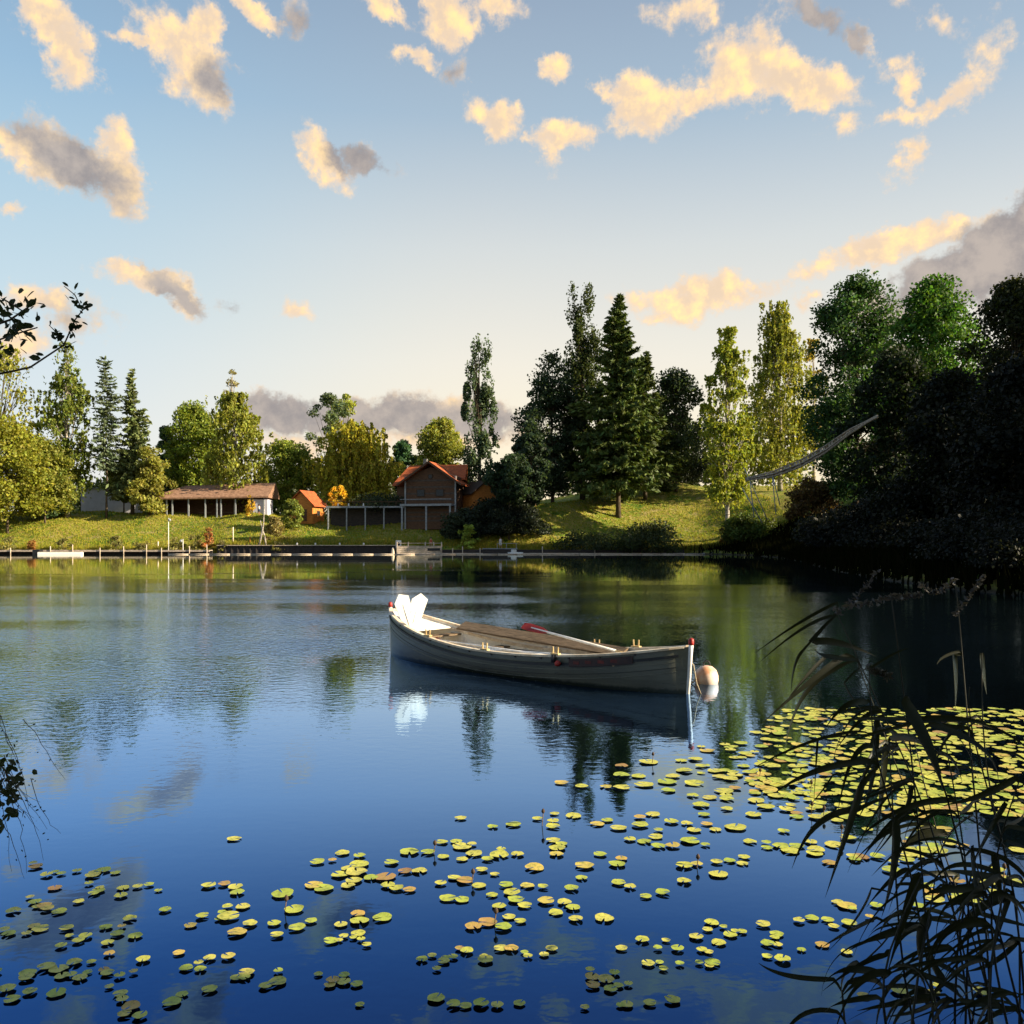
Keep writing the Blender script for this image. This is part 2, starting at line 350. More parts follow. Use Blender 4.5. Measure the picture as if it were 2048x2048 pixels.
# ------------------------------------------------------------ ground and water
LAKE = np.array([(-140, 141), (-60, 141), (-20, 141), (10, 141), (26, 141.5), (32, 138), (34, 128), (33, 112), (30, 95), (26, 78), (22.5, 62), (20.5, 50), (19.5, 40),
                 (20, 32), (24, 24), (30, 14), (30, 5), (22, .5), (16, 1.2), (8, 2.2), (4, 1.4), (0, .9), (-8, .6), (-20, 0), (-60, -6), (-140, 10)], float)
def sdist(x, y):
    x = np.asarray(x, float); y = np.asarray(y, float); d = np.full(x.shape, 1e9); ins = np.zeros(x.shape, bool)
    n = len(LAKE)
    for i in range(n):
        ax, ay = LAKE[i]; bx, by = LAKE[(i+1) % n]; vx, vy = bx-ax, by-ay
        t = np.clip(((x-ax)*vx+(y-ay)*vy)/(vx*vx+vy*vy), 0, 1)
        d = np.minimum(d, np.hypot(x-ax-t*vx, y-ay-t*vy))
        ins ^= ((ay > y) != (by > y)) & (x < (bx-ax)*(y-ay)/((by-ay) if by != ay else 1e-9)+ax)
    return np.where(ins, -d, d)
def sm(t): t = np.clip(t, 0, 1); return t*t*(3-2*t)
def height(x, y):
    x = np.asarray(x, float); y = np.asarray(y, float); d = sdist(x, y)
    XS = [-200, -85, -60, -46, -40, -30, -20, -10, -4, 4, 14, 24, 33, 42, 55, 80, 200]
    Hf = np.interp(x, XS, [7, 6.9, 6.6, 6.0, 4.8, 4.0, 3.9, 4.6, 6.8, 7.8, 9.0, 10.4, 10.6, 9.5, 10, 11, 12])
    Wf = np.interp(x, XS, [24, 24, 23, 21, 17, 15, 14, 12, 10, 13, 24, 32, 34, 26, 24, 26, 40])
    far = sm((y-105)/25)
    Hh = Hf*far+(1-far)*np.where(y < 20, .8+0*x, 5.0); Hh = Hh*1.0
    nearw = sm((y-8)/25); Hh = Hf*far+(1-far)*(.9+4.4*nearw); Ww = Wf*far+(1-far)*15
    edge = .30+(np.interp(x, [-52, -47, -18, -10, 0], [.2, 1.0, 1.0, .5, .2]))*far
    z = edge*sm(d/.8)+Hh*(.55*sm(d/Ww)+.45*np.clip(d/Ww, 0, 1))
    z += far*sm((d-20)/40)*np.interp(x, [-20, 10, 30, 60], [0, 2.5, 4.5, 3])
    z += (np.sin(x*.31+y*.17)*np.cos(y*.27-x*.11)*.28+np.sin(x*1.1+1.3*y)*.07)*sm((d-1)/8)
    z = z*(1-sm((d-160)/400))+2.*sm((d-160)/400)
    return np.where(d < 0, -.12-np.minimum(1.6, -d*.3), z-.12)
def hz(x, y): return float(height(np.array([x]), np.array([y]))[0])
def axis(lo, hi, step, outer):
    a = np.arange(lo, hi+.01, step); k = np.cumsum(step*1.35**np.arange(1, 24)); k = k[k < outer]
    return np.concatenate([(lo-k)[::-1], a, hi+k])
gx = axis(-115, 75, 1.0, 4000); gy = axis(-14, 215, 1.0, 6000)
X, Y = np.meshgrid(gx, gy); Z = height(X, Y); nx, ny = len(gx), len(gy)
idx = np.arange(nx*ny).reshape(ny, nx)
gme = npmesh('ground', np.stack([X.ravel(), Y.ravel(), Z.ravel()], 1), np.stack([idx[:-1, :-1], idx[:-1, 1:], idx[1:, 1:], idx[1:, :-1]], -1).reshape(-1, 4))
gme.polygons.foreach_set('use_smooth', np.ones(len(gme.polygons), bool))
tag(link('ground', gme, M['lawn']), 'grassy banks and lawns around the lake', kind='structure')
wme = npmesh('lake_water', [(-150, -8, 0), (60, -8, 0), (60, 150, 0), (-150, 150, 0)], [(0, 1, 2, 3)])
tag(link('lake_water', wme, M['water']), 'blue rippled lake water', kind='structure')

def blades(n, xf, h, w, seed, dmin=.2, dmax=30, acc=None):
    r = np.random.default_rng(seed); x, y = xf(r, n); d = sdist(x, y); k = (d > dmin) & (d < dmax)
    if acc is not None: k &= acc(r, x, y, d)
    x, y = x[k], y[k]; z = height(x, y); m = len(x)
    a = r.uniform(0, 2*np.pi, m); hh = h*r.uniform(.5, 1.4, m); ww = w*r.uniform(.6, 1.3, m)
    lean = r.normal(0, .22, (m, 2))*hh[:, None]
    V = np.empty((m, 3, 3)); V[:, 0] = np.stack([x-np.cos(a)*ww, y-np.sin(a)*ww, z-.05], 1); V[:, 1] = np.stack([x+np.cos(a)*ww, y+np.sin(a)*ww, z-.05], 1)
    V[:, 2] = np.stack([x+lean[:, 0], y+lean[:, 1], z+hh], 1)
    return V.reshape(-1, 3), np.arange(3*m).reshape(-1, 3)
def stuffgrass(name, label, cat, args, color):
    V, Fq = blades(*args[0], **args[1]); o = link(name, npmesh(name, V, Fq), M['tuft'], None, color); tag(o, label, cat, kind='stuff')
stuffgrass('grass', 'short mown grass covering the far lawn and hillside', 'grass', ((60000, lambda r, n: (r.uniform(-95, 45, n), 141+r.beta(1, 1.6, n)*34), .22, .10, 1), dict(dmin=.9, dmax=34)), (.28, .29, .045))
stuffgrass('rough_grass', 'long rough grass along the far waterline', 'grass', ((26000, lambda r, n: (r.uniform(-95, 40, n), 141+r.exponential(1.2, n)), .62, .06, 2), dict(dmin=.1, dmax=5, acc=lambda r, x, y, d: (x < -42) | (x > -8) | (d > 1.6))), (.30, .28, .055))
stuffgrass('bank_undergrowth', 'dark tangled undergrowth along the shaded right bank', 'undergrowth', ((60000, lambda r, n: (r.uniform(18, 60, n), r.uniform(25, 142, n)), 1.1, .10, 3), dict(dmin=.05, dmax=14)), (.008, .009, .004))  # near-black blade colour holds the shade of the right bank

# ------------------------------------------------------------ trees
def leafmesh(name, cen, size, elong=1.5, seed=0, axisdir=None, jitter=1.0, up=0):
    r = np.random.default_rng(seed); n = len(cen)
    u = r.normal(0, 1, (n, 3))
    if axisdir is not None: u = axisdir+u*jitter
    u /= np.linalg.norm(u, axis=1, keepdims=True)+1e-9
    w = r.normal(0, 1, (n, 3)); w[:, 2] *= (1-up*.7); v = np.cross(u, w); v /= np.linalg.norm(v, axis=1, keepdims=True)+1e-9
    s = size*r.uniform(.6, 1.4, n)[:, None]; L = u*s*.5*elong; Wd = v*s*.5
    V = np.empty((n, 4, 3)); V[:, 0] = cen-L; V[:, 1] = cen+Wd-L*.1; V[:, 2] = cen+L; V[:, 3] = cen-Wd-L*.1
    return npmesh(name, V.reshape(-1, 3), np.arange(4*n).reshape(-1, 4))
PROF = {
 'round': [(0, .35), (.15, .8), (.4, 1), (.65, .92), (.85, .62), (1, .12)],
 'broad': [(0, .6), (.2, .95), (.45, 1), (.7, .8), (.88, .5), (1, .15)],
 'oval': [(0, .3), (.2, .75), (.45, 1), (.7, .75), (.88, .4), (1, .06)],
 'birch': [(0, .55), (.12, .9), (.35, 1), (.6, .72), (.8, .38), (.92, .2), (1, .05)],
 'poplar': [(0, .8), (.12, 1), (.35, .8), (.6, .8), (.8, .5), (.92, .28), (1, .1)],
 'cone': [(0, .8), (.08, 1), (1, .02)],
 'slim': [(0, .7), (.15, 1), (.5, .75), (.8, .5), (.86, .25), (.93, .5), (1, .05)],
 'bush': [(0, .85), (.3, 1), (.7, .8), (1, .25)]}
tree_n = [0]
def tree(name, label, px, D, top, bot, wpx, kind='round', color=(.08, .10, .02), n=9000, leaf=.34, weep=0, sparse=1.0, bark='bark', group=None, trunk_r=None, cat='tree', lean=0, nclump=None, base_drop=0, topthin=0, x=None, y=None, crown_h=None, twin=False, clump=1.):
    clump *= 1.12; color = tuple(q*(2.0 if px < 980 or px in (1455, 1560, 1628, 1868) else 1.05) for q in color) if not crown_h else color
    tree_n[0] += 1; n = int(n*1.55) if not crown_h else n; sd = 100+tree_n[0]; r = np.random.default_rng(sd)
    if x is None: x = (px-1024)/F*D; y = D
    z0 = hz(x, y)
    if crown_h: ztop, zbot, rad = z0+crown_h[1], z0+crown_h[0], wpx
    else: ztop = HC+(YH-top)/F*D; zbot = max(z0+.1, HC+(YH-bot)/F*D); rad = wpx/2/F*D
    Ht = ztop-z0; hb = zbot-z0; ch = Ht-hb
    t = thing(name, label, cat, (x, y, z0), 0, group)
    prof = PROF[kind]; tp = [q[0] for q in prof]; rp = [q[1] for q in prof]
    ph = r.uniform(0, 6.3, 4)
    def rr(tt, a): return np.interp(tt, tp, rp)*rad*(1+.17*np.sin(2*a+ph[0]+5*tt)+.13*np.sin(3*a+ph[1]-9*tt)+.09*np.sin(13*tt+ph[2]))
    tb = MB(); tr = trunk_r or max(.06, Ht*.012)
    leanv = Vector((lean*Ht, 0, 0))
    pts = [Vector((math.sin(i*1.7+sd)*.012*Ht*(i/8), math.cos(i*1.3+sd)*.012*Ht*(i/8), -.2+Ht*.97*i/8))+leanv*(i/8)**2 for i in range(9)]
    tb.tube(pts, [tr*(1.25 if i == 0 else 1-.93*i/8) for i in range(9)], 7)
    def axis_at(zz):
        f = min(max((zz+.2)/(Ht*.97)*8, 0), 7.99); i = int(f); return pts[i].lerp(pts[i+1], f-i)
    if kind in ('cone', 'slim') and name.startswith(('spruce', 'fir', 'larch')):
        lev = int(ch/.55); cs = []; ds = []
        for i in range(lev):
            tt = i/lev; zz = hb+ch*tt; ax = axis_at(zz); nb = r.integers(6, 10)
            for b in range(nb):
                a = r.uniform(0, 6.283); L = float(rr(tt, a))*r.uniform(.62, 1.12)+.15
                k = max(3, int(L*(n/9000)*9)); s = np.linspace(.12, 1, k)+r.normal(0, .03, k)
                drop = -(.42-.55*tt)*L
                px_ = ax.x+np.cos(a)*L*s; py_ = ax.y+np.sin(a)*L*s; pz_ = zz+drop*s+.16*L*s**3
                c = np.stack([px_, py_, pz_], 1); side = r.normal(0, 1, k)*.13*L*(1.15-s)
                c[:, 0] += -np.sin(a)*side; c[:, 1] += np.cos(a)*side; c[:, 2] -= np.abs(r.normal(0, .16, k))*(L*.28+.2)
                cs.append(c); ds.append(np.tile([np.cos(a)*.8, np.sin(a)*.8, -.5+.6*tt], (k, 1)))
                if b % 3 == 0 and L > 1: tb.tube([ax, Vector((ax.x+math.cos(a)*L*.8, ax.y+math.sin(a)*L*.8, zz+drop*.75))], [.045, .01], 3, False)
        c = np.concatenate(cs); dd = np.concatenate(ds)
        cm = leafmesh('crown', c, leaf, 2.6, sd, dd, .55); m = M['needle']
    else:
        nc = nclump or int(26+n/160); cs = []; ds = []
        tt = r.beta(1.1, 1.15, nc); a = r.uniform(0, 6.283, nc); q = np.sqrt(r.uniform(.12, 1, nc))
        R0 = rr(tt, a)*q*.9
        cc = np.stack([np.cos(a)*R0, np.sin(a)*R0, hb+ch*tt], 1)
        for i in range(nc): 
            ax = axis_at(cc[i, 2]); cc[i, 0] += ax.x; cc[i, 1] += ax.y
            if twin: cc[i, 0] += (rad*.42 if i % 2 else -rad*.42); 
            if twin and i % 2: cc[i, 2] -= ch*.05
        crad = rad*r.uniform(.15, .32, nc)*clump*(1.0 if kind not in ('poplar',) else 1.5)
        per = (r.dirichlet(crad**1.6*3+.1)*n*sparse).astype(int)+2
        if topthin: per = (per*np.where(tt > 1-topthin, .3, 1)).astype(int)+1
        for i in range(nc):
            k = per[i]; g = r.normal(0, 1, (k, 3)); g /= np.linalg.norm(g, axis=1, keepdims=True); g *= (r.uniform(.25, 1.1, k)**.6)[:, None]
            fz = 2.6 if kind == 'poplar' else (1.35 if weep else .72)
            p = cc[i]+g*crad[i]*np.array([1, 1, fz])
            if weep:
                st = r.integers(0, 7, k); so_ = r.normal(0, crad[i]*.6, (7, 2)); p[:, 0] = cc[i, 0]+so_[st, 0]+r.normal(0, .12, k); p[:, 1] = cc[i, 1]+so_[st, 1]+r.normal(0, .12, k)
                p[:, 2] = cc[i, 2]+crad[i]*.4-r.exponential(weep*rad*.28, k)
            cs.append(p)
            if i % 2 == 0 or nc < 50:
                zj = hb*.6+(cc[i, 2]-hb*.6)*r.uniform(.45, .75); j = axis_at(zj); e = Vector(cc[i]); mid = j.lerp(e, .5)+Vector((0, 0, -.05*(e-j).length))
                tb.tube([j, mid, e], [tr*.3*(1.1-tt[i]*.7), tr*.17, .015], 4, False)
        c = np.concatenate(cs); c = c[c[:, 2] > .15]
        if weep: cm = leafmesh('crown', c, leaf, 1.7, sd, np.tile([0, 0, -1.], (len(c), 1)), .7)
        elif kind == 'poplar': cm = leafmesh('crown', c, leaf, 1.5, sd, np.tile([0, 0, 1.], (len(c), 1)), .9)
        else: cm = leafmesh('crown', c, leaf, 1.4, sd)
        m = M['leaf']
    tb.build('trunk', M[bark], t, True)
    link('crown', cm, m, t, color)
    return t

YG = (.14, .135, .018); DG = (.035, .065, .018); BG = (.028, .052, .026); OG = (.10, .115, .02); GO = (.125, .13, .02); BR = (.05, .11, .012)
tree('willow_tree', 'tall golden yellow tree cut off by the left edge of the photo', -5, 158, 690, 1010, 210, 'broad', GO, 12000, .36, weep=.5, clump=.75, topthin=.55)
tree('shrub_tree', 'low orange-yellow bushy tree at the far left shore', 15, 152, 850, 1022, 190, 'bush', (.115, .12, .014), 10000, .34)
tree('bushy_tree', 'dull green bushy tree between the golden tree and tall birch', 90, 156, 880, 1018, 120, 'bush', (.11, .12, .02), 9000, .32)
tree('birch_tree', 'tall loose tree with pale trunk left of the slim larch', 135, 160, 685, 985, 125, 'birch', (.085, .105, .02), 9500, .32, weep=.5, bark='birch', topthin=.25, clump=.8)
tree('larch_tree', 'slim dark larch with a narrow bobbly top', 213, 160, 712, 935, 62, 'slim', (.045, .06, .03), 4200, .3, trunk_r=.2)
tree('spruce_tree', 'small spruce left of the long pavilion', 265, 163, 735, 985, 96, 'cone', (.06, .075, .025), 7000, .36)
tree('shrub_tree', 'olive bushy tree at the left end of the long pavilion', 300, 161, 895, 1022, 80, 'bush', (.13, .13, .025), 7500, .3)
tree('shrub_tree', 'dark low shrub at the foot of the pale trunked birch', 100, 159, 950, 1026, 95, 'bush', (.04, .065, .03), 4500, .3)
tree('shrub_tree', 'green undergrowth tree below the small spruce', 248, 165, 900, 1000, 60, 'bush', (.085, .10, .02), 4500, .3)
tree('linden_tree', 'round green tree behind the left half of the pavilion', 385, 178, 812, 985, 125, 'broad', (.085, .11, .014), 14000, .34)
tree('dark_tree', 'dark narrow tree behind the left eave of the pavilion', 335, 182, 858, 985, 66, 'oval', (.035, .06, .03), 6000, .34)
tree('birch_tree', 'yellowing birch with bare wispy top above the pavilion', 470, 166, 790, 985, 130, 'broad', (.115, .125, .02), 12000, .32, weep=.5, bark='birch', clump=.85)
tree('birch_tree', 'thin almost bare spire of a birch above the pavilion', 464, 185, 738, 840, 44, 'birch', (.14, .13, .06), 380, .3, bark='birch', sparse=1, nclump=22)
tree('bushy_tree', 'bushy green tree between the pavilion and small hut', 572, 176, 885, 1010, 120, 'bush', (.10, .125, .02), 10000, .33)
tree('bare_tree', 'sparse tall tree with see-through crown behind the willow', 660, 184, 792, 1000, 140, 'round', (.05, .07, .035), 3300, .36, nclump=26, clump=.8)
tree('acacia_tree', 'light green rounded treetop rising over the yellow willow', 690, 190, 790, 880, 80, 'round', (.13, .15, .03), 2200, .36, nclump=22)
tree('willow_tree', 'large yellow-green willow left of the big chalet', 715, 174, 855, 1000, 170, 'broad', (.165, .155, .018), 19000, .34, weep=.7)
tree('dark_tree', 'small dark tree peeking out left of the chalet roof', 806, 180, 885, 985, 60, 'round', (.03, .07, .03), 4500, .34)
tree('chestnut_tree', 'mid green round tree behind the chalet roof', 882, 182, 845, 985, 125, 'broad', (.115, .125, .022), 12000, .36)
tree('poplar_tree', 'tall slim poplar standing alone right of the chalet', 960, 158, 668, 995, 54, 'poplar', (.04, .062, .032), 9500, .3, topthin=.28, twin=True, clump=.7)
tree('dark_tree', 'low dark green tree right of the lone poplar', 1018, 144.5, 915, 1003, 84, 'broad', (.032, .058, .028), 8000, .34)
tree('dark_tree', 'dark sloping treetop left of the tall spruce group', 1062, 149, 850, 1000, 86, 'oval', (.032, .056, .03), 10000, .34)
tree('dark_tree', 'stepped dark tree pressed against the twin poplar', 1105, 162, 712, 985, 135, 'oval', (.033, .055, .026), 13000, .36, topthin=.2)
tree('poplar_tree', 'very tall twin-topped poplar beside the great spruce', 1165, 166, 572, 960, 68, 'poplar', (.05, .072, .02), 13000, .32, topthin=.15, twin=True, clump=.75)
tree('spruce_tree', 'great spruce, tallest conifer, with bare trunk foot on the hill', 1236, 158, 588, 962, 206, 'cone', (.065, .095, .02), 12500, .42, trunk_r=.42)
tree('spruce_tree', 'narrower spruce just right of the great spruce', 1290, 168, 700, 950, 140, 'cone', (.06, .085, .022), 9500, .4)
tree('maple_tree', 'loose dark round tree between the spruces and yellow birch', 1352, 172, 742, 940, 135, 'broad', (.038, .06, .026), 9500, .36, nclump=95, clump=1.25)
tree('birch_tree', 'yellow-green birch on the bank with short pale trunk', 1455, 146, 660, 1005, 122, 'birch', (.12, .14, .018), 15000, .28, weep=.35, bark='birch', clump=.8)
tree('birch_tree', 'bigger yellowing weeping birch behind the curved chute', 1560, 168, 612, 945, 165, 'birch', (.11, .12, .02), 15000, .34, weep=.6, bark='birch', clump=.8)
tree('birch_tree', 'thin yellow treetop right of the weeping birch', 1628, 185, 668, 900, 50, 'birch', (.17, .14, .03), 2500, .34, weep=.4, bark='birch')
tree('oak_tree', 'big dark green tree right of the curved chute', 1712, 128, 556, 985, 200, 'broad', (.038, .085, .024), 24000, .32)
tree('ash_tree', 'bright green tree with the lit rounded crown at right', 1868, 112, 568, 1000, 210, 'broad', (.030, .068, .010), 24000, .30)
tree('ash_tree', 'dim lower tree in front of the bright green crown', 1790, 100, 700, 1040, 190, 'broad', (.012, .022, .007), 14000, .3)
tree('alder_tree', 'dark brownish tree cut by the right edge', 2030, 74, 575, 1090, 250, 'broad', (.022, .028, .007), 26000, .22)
tree('alder_tree', 'black shaded tree low on the near right bank', 1915, 66, 760, 1120, 240, 'broad', (.008, .011, .004), 18000, .22)  # right bank leaves toned near black, shade put into their colour
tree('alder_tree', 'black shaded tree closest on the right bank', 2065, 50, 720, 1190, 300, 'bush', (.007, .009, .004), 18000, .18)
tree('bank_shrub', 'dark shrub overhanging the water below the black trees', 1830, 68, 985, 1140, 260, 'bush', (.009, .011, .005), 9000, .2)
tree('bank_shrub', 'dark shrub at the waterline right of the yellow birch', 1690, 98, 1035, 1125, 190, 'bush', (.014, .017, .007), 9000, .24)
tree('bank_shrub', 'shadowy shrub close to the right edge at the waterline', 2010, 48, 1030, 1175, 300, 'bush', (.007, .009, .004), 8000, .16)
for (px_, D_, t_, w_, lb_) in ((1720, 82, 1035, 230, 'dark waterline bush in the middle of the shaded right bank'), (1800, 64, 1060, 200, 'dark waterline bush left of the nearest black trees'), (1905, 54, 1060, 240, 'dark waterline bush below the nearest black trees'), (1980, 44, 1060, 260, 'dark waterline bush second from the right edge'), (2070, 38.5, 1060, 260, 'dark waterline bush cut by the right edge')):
    tree('bank_shrub', lb_, px_, D_, t_, 1250, w_, 'bush', (.007, .009, .004), 7000, .17*D_/60)  # added bushes whose near-black leaves stand in for shade at the waterline
tree('bank_shrub', 'reddish brown shrub under the curved chute', 1625, 132, 962, 1030, 110, 'bush', (.12, .08, .03), 6000, .26)
tree('bank_shrub', 'green shrub at the foot of the yellow birch', 1490, 140, 1035, 1080, 120, 'bush', (.07, .10, .018), 7000, .24)
tree('bank_shrub', 'lit green shrub at the water between the two docks', 935, 141.8, 1050, 1102, 42, 'bush', (.16, .20, .035), 1500, .22)
tree('bank_shrub', 'rusty shrub at the waterline below the birch', 1470, 142, 1050, 1092, 70, 'bush', (.14, .09, .03), 2500, .2)
tree('hedge', 'long dark hedge on the bank right of the chalet', 1000, 150, 1008, 1060, 140, 'bush', (.022, .032, .016), 7000, .26)
tree('hedge', 'dark clipped hedge on the hilltop behind the great spruce', 1345, 182, 900, 985, 210, 'bush', (.022, .032, .018), 8000, .3)
tree('hedge', 'dark bushes added as shade on the slope below the lone poplar', 925, 145, 1022, 1082, 90, 'bush', (.022, .03, .016), 5000, .24)  # these bush clumps are added to blacken the bank and shade the lawn
tree('hedge', 'middle clump of dark bushes added as shade on the bank', 980, 145, 1012, 1085, 110, 'bush', (.020, .028, .016), 6000, .24)
tree('hedge', 'right clump of dark bushes added as shade where the lit slope begins', 1042, 145.5, 1018, 1072, 100, 'bush', (.020, .028, .016), 6000, .24)
tree('garden_shrub', 'bright yellow garden shrub right of the small hut', 677, 158, 975, 1012, 42, 'bush', (.30, .20, .015), 1600, .22)
tree('garden_shrub', 'tangled green shrub in front of the small hut', 585, 150, 1000, 1055, 50, 'bush', (.10, .12, .025), 3000, .24)
tree('garden_shrub', 'brownish shrub behind the pale forked post', 548, 145, 1035, 1085, 50, 'bush', (.12, .10, .035), 1800, .2)
tree('garden_shrub', 'yellow sapling beside the pavilion end', 502, 158, 990, 1032, 26, 'bush', (.28, .19, .02), 700, .2)
tree('reed_clump', 'tall orange reeds at the left end of the quay', 418, 141.6, 1058, 1106, 34, 'bush', (.20, .10, .035), 900, .22)
tree('reed_clump', 'small rust coloured reed clump by the black crate', 64, 141.6, 1080, 1108, 24, 'bush', (.18, .10, .03), 500, .2)
tree('reed_clump', 'dark reed bed at the foot of the lit hillside', 1290, 141.6, 1052, 1103, 160, 'bush', (.045, .06, .02), 4500, .26)
tree('reed_clump', 'low dark rushes left of the reed bed below the hill', 1165, 141.8, 1075, 1103, 150, 'bush', (.04, .055, .02), 2500, .24)
r = np.random.default_rng(77); cs = []
for (x0_, x1_, yy_, h0_, h1_, m_) in ((-110, 70, 214, 6, 15, 26000),):
    xx = r.uniform(x0_, x1_, m_); yv = yy_+r.normal(0, 5, m_); hh = (h0_+h1_)/2+(h1_-h0_)/2*(np.sin(xx*.33)*.5+np.sin(xx*.81+1)*.3+np.sin(xx*.13)*.4)
    cs.append(np.stack([xx, yv, height(xx, yv)+hh*np.interp(xx, [-10, 30], [1, 1.5])*r.uniform(0, 1, m_)**.8], 1))
o = link('distant_wood', leafmesh('distant_wood', np.concatenate(cs), .8, 1.3, 5), M['leaf'], None, (.05, .07, .025)); tag(o, 'low dark wood closing the view behind the shore trees', 'wood', kind='stuff')
for k, (px_, h_) in enumerate(((18, 30), (125, 26), (232, 30), (285, 22), (352, 26), (392, 34), (448, 24), (560, 22))):
    tree('reed_clump', 'low olive grass clump at the left waterline behind the boardwalk', px_, 141.3, 1104-h_, 1106, 26+h_*.5, 'bush', (.10, .095, .03), 380, .2, group='grass clumps along the left waterline')
# trees of the right shore outside the frame, whose shade falls on the dark bank
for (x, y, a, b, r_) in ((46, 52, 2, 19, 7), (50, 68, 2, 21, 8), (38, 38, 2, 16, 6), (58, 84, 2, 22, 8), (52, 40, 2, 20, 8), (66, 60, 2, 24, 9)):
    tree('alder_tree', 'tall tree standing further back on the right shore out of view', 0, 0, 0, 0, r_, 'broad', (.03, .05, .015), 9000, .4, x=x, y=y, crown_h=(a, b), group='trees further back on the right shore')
for (x, y, a, b, r_) in ((7.6, 1.3, .4, 5.2, 1.9), (14, -3.9, 1.2, 10.5, 4.6), (22, -1.9, 11.5, 17.5, 4.4), (19, -6.6, 1.5, 13, 5.2), (9.5, -7.0, 1.5, 9, 3.6), (8, -9, 1.5, 11, 4.5), (3, -9, 2, 12, 4), (27, -10, 1, 15, 5)):  # out of view, placed and shaped to shade the near water and reeds
    tree('alder_tree', 'unseen leafy tree placed on the near shore to shade the foreground', 0, 0, 0, 0, r_, 'broad', (.035, .06, .015), 22000, .40, x=x, y=y, crown_h=(a, b), group='trees on the near shore')

# ------------------------------------------------------------ rowing boat
bow = Vector((2.53, 12.86, 0)); stern = Vector((-2.33, 17.4, 0)); mid = (bow+stern)/2; ax_ = (bow-stern); BL = ax_.length/2; brz = math.atan2(ax_.y, ax_.x)
boat = thing('rowing_boat', 'long pale rowing boat with dark stripe moored on the lake', 'rowing boat', mid, brz)
BM = Matrix.Translation(mid)@Matrix.Rotation(brz, 4, 'Z'); BI = BM.inverted()
def hb_(s): return .74*max(0, 1-abs(s)**2.7)**.72
def sheer(s): return .385+(.29*s**2.1 if s > 0 else .50*abs(s)**1.9)
NS = 41; ST = [-1+2*i/(NS-1) for i in range(NS)]
def section(s, off=0.):
    b = max(hb_(s)-off, 0.0); z = sheer(s); k = -.20+.12*abs(s)**3+off*1.2
    return [(b, z), (b*.985, z-.12), (b*.95, z-.25 if z-.25 > .1 else .1), (b*.86, .02), (b*.62, (-.10+k)*.5), (b*.28, k*.92), (0, k)]
def shell(off, endx):
    vs = []; cols = 13
    for s in ST:
        sec = section(s, off); xx = s*(BL-endx)
        row = [(xx, -y, z) for y, z in sec]+[(xx, y, z) for y, z in sec[:-1][::-1]]; vs += row
    fs = [(i*cols+j, i*cols+j+1, (i+1)*cols+j+1, (i+1)*cols+j) for i in range(NS-1) for j in range(cols-1)]
    return vs, fs
b = MB(); vs, fs = shell(0, 0); b.add(vs, [f[::-1] for f in fs]); b.build('hull', M['hull'], boat, True)
b = MB(); vs, fs = shell(.03, .06); b.add(vs, fs); b.build('inner_planking', M['inside'], boat, True)
def along(off, dz, s0=-1, s1=1, side=-1, n=41, fx=1.): return [Vector((s*BL*fx, side*(hb_(s)+off), sheer(s)+dz)) for s in [s0+(s1-s0)*i/(n-1) for i in range(n)]]
def strip(pts, w, h):
    m = MB(); vs = []
    for i, p in enumerate(pts):
        t = (pts[min(i+1, len(pts)-1)]-pts[max(i-1, 0)]); t.z = 0; t.normalize(); nn = Vector((-t.y, t.x, 0))
        vs += [p+nn*w/2, p+nn*w/2+Vector((0, 0, h)), p-nn*w/2+Vector((0, 0, h)), p-nn*w/2]
    k = len(pts); m.add(vs, [(i*4+j, i*4+(j+1) % 4, i*4+4+(j+1) % 4, i*4+4+j) for i in range(k-1) for j in range(4)]+[(0, 3, 2, 1), (4*k-4, 4*k-3, 4*k-2, 4*k-1)]); return m
for sd_ in (-1, 1):
    strip(along(-.015, -.012, -.985, .985, sd_), .075, .036).build('gunwale', M['rail'], boat, bev=.006)
    strip(along(.008, -.13, -.97, .97, sd_), .022, .036).build('rubbing_strake', M['stripe'], boat)
    strip(along(-.06, -.10, -.9, .9, sd_), .02, .05).build('inner_rail', M['rail'], boat)
for k, (s, z1, col) in enumerate(((1, sheer(1)+.05, 'white'), (-1, sheer(-1)+.04, 'white'))):
    x = s*(BL+.005)
    st = MB().tube([(x-s*.10, 0, -.22), (x-s*.03, 0, -.02), (x-s*.0, 0, .25), (x+s*.015, 0, z1*.75), (x+s*.03, 0, z1)], [.03, .03, .03, .032, .035], 8).build('stem_post', M[col], boat, True)
    MB().lathe([(.034, -.02), (.042, .0), (.040, .06), (.022, .08)], 10, (x+s*.03, 0, z1-.005)).build('cap', M['red'], st, True)
for s in (-.62, -.28, .06, .38, .68):
    w = hb_(s)-.035; z = sheer(s)-.15
    MB().box((s*BL, 0, z), (.22, 2*w, .03)).build('thwart', M['rail'] if s > .5 else M['plank'], boat, bev=.005)
for k in range(7):
    yy = -.39+.13*k; L = BL*(1.25-.16*abs(k-3)); MB().box((.05, yy, -.06), (L, .115, .018)).build('floorboard', M['plank'], boat)
for s in [-.84+.14*k for k in range(13)]:          # ribs
    sec = section(s, .035); pts = [(s*BL, -y, z-.02) for y, z in sec]+[(s*BL, y, z-.02) for y, z in sec[:-1][::-1]]
    MB().tube(pts, .013, 4).build('rib', M['inside'], boat)
for q_, (lv, ww_) in enumerate(((-.20, .006), (-.275, .006), (-.34, .006))):
    for sd_ in (-1, 1):
        pts = []
        for s in [-.96+.048*i for i in range(41)]:
            sec = section(s); zt_ = sheer(s)+lv; y_ = np.interp(zt_, [c[1] for c in sec][::-1], [c[0] for c in sec][::-1]); pts.append(Vector((s*BL, sd_*(y_+.001), zt_)))
        strip(pts, .012, .007).build('plank_seam', M['stripe'] if q_ % 2 else M['hull'], boat)
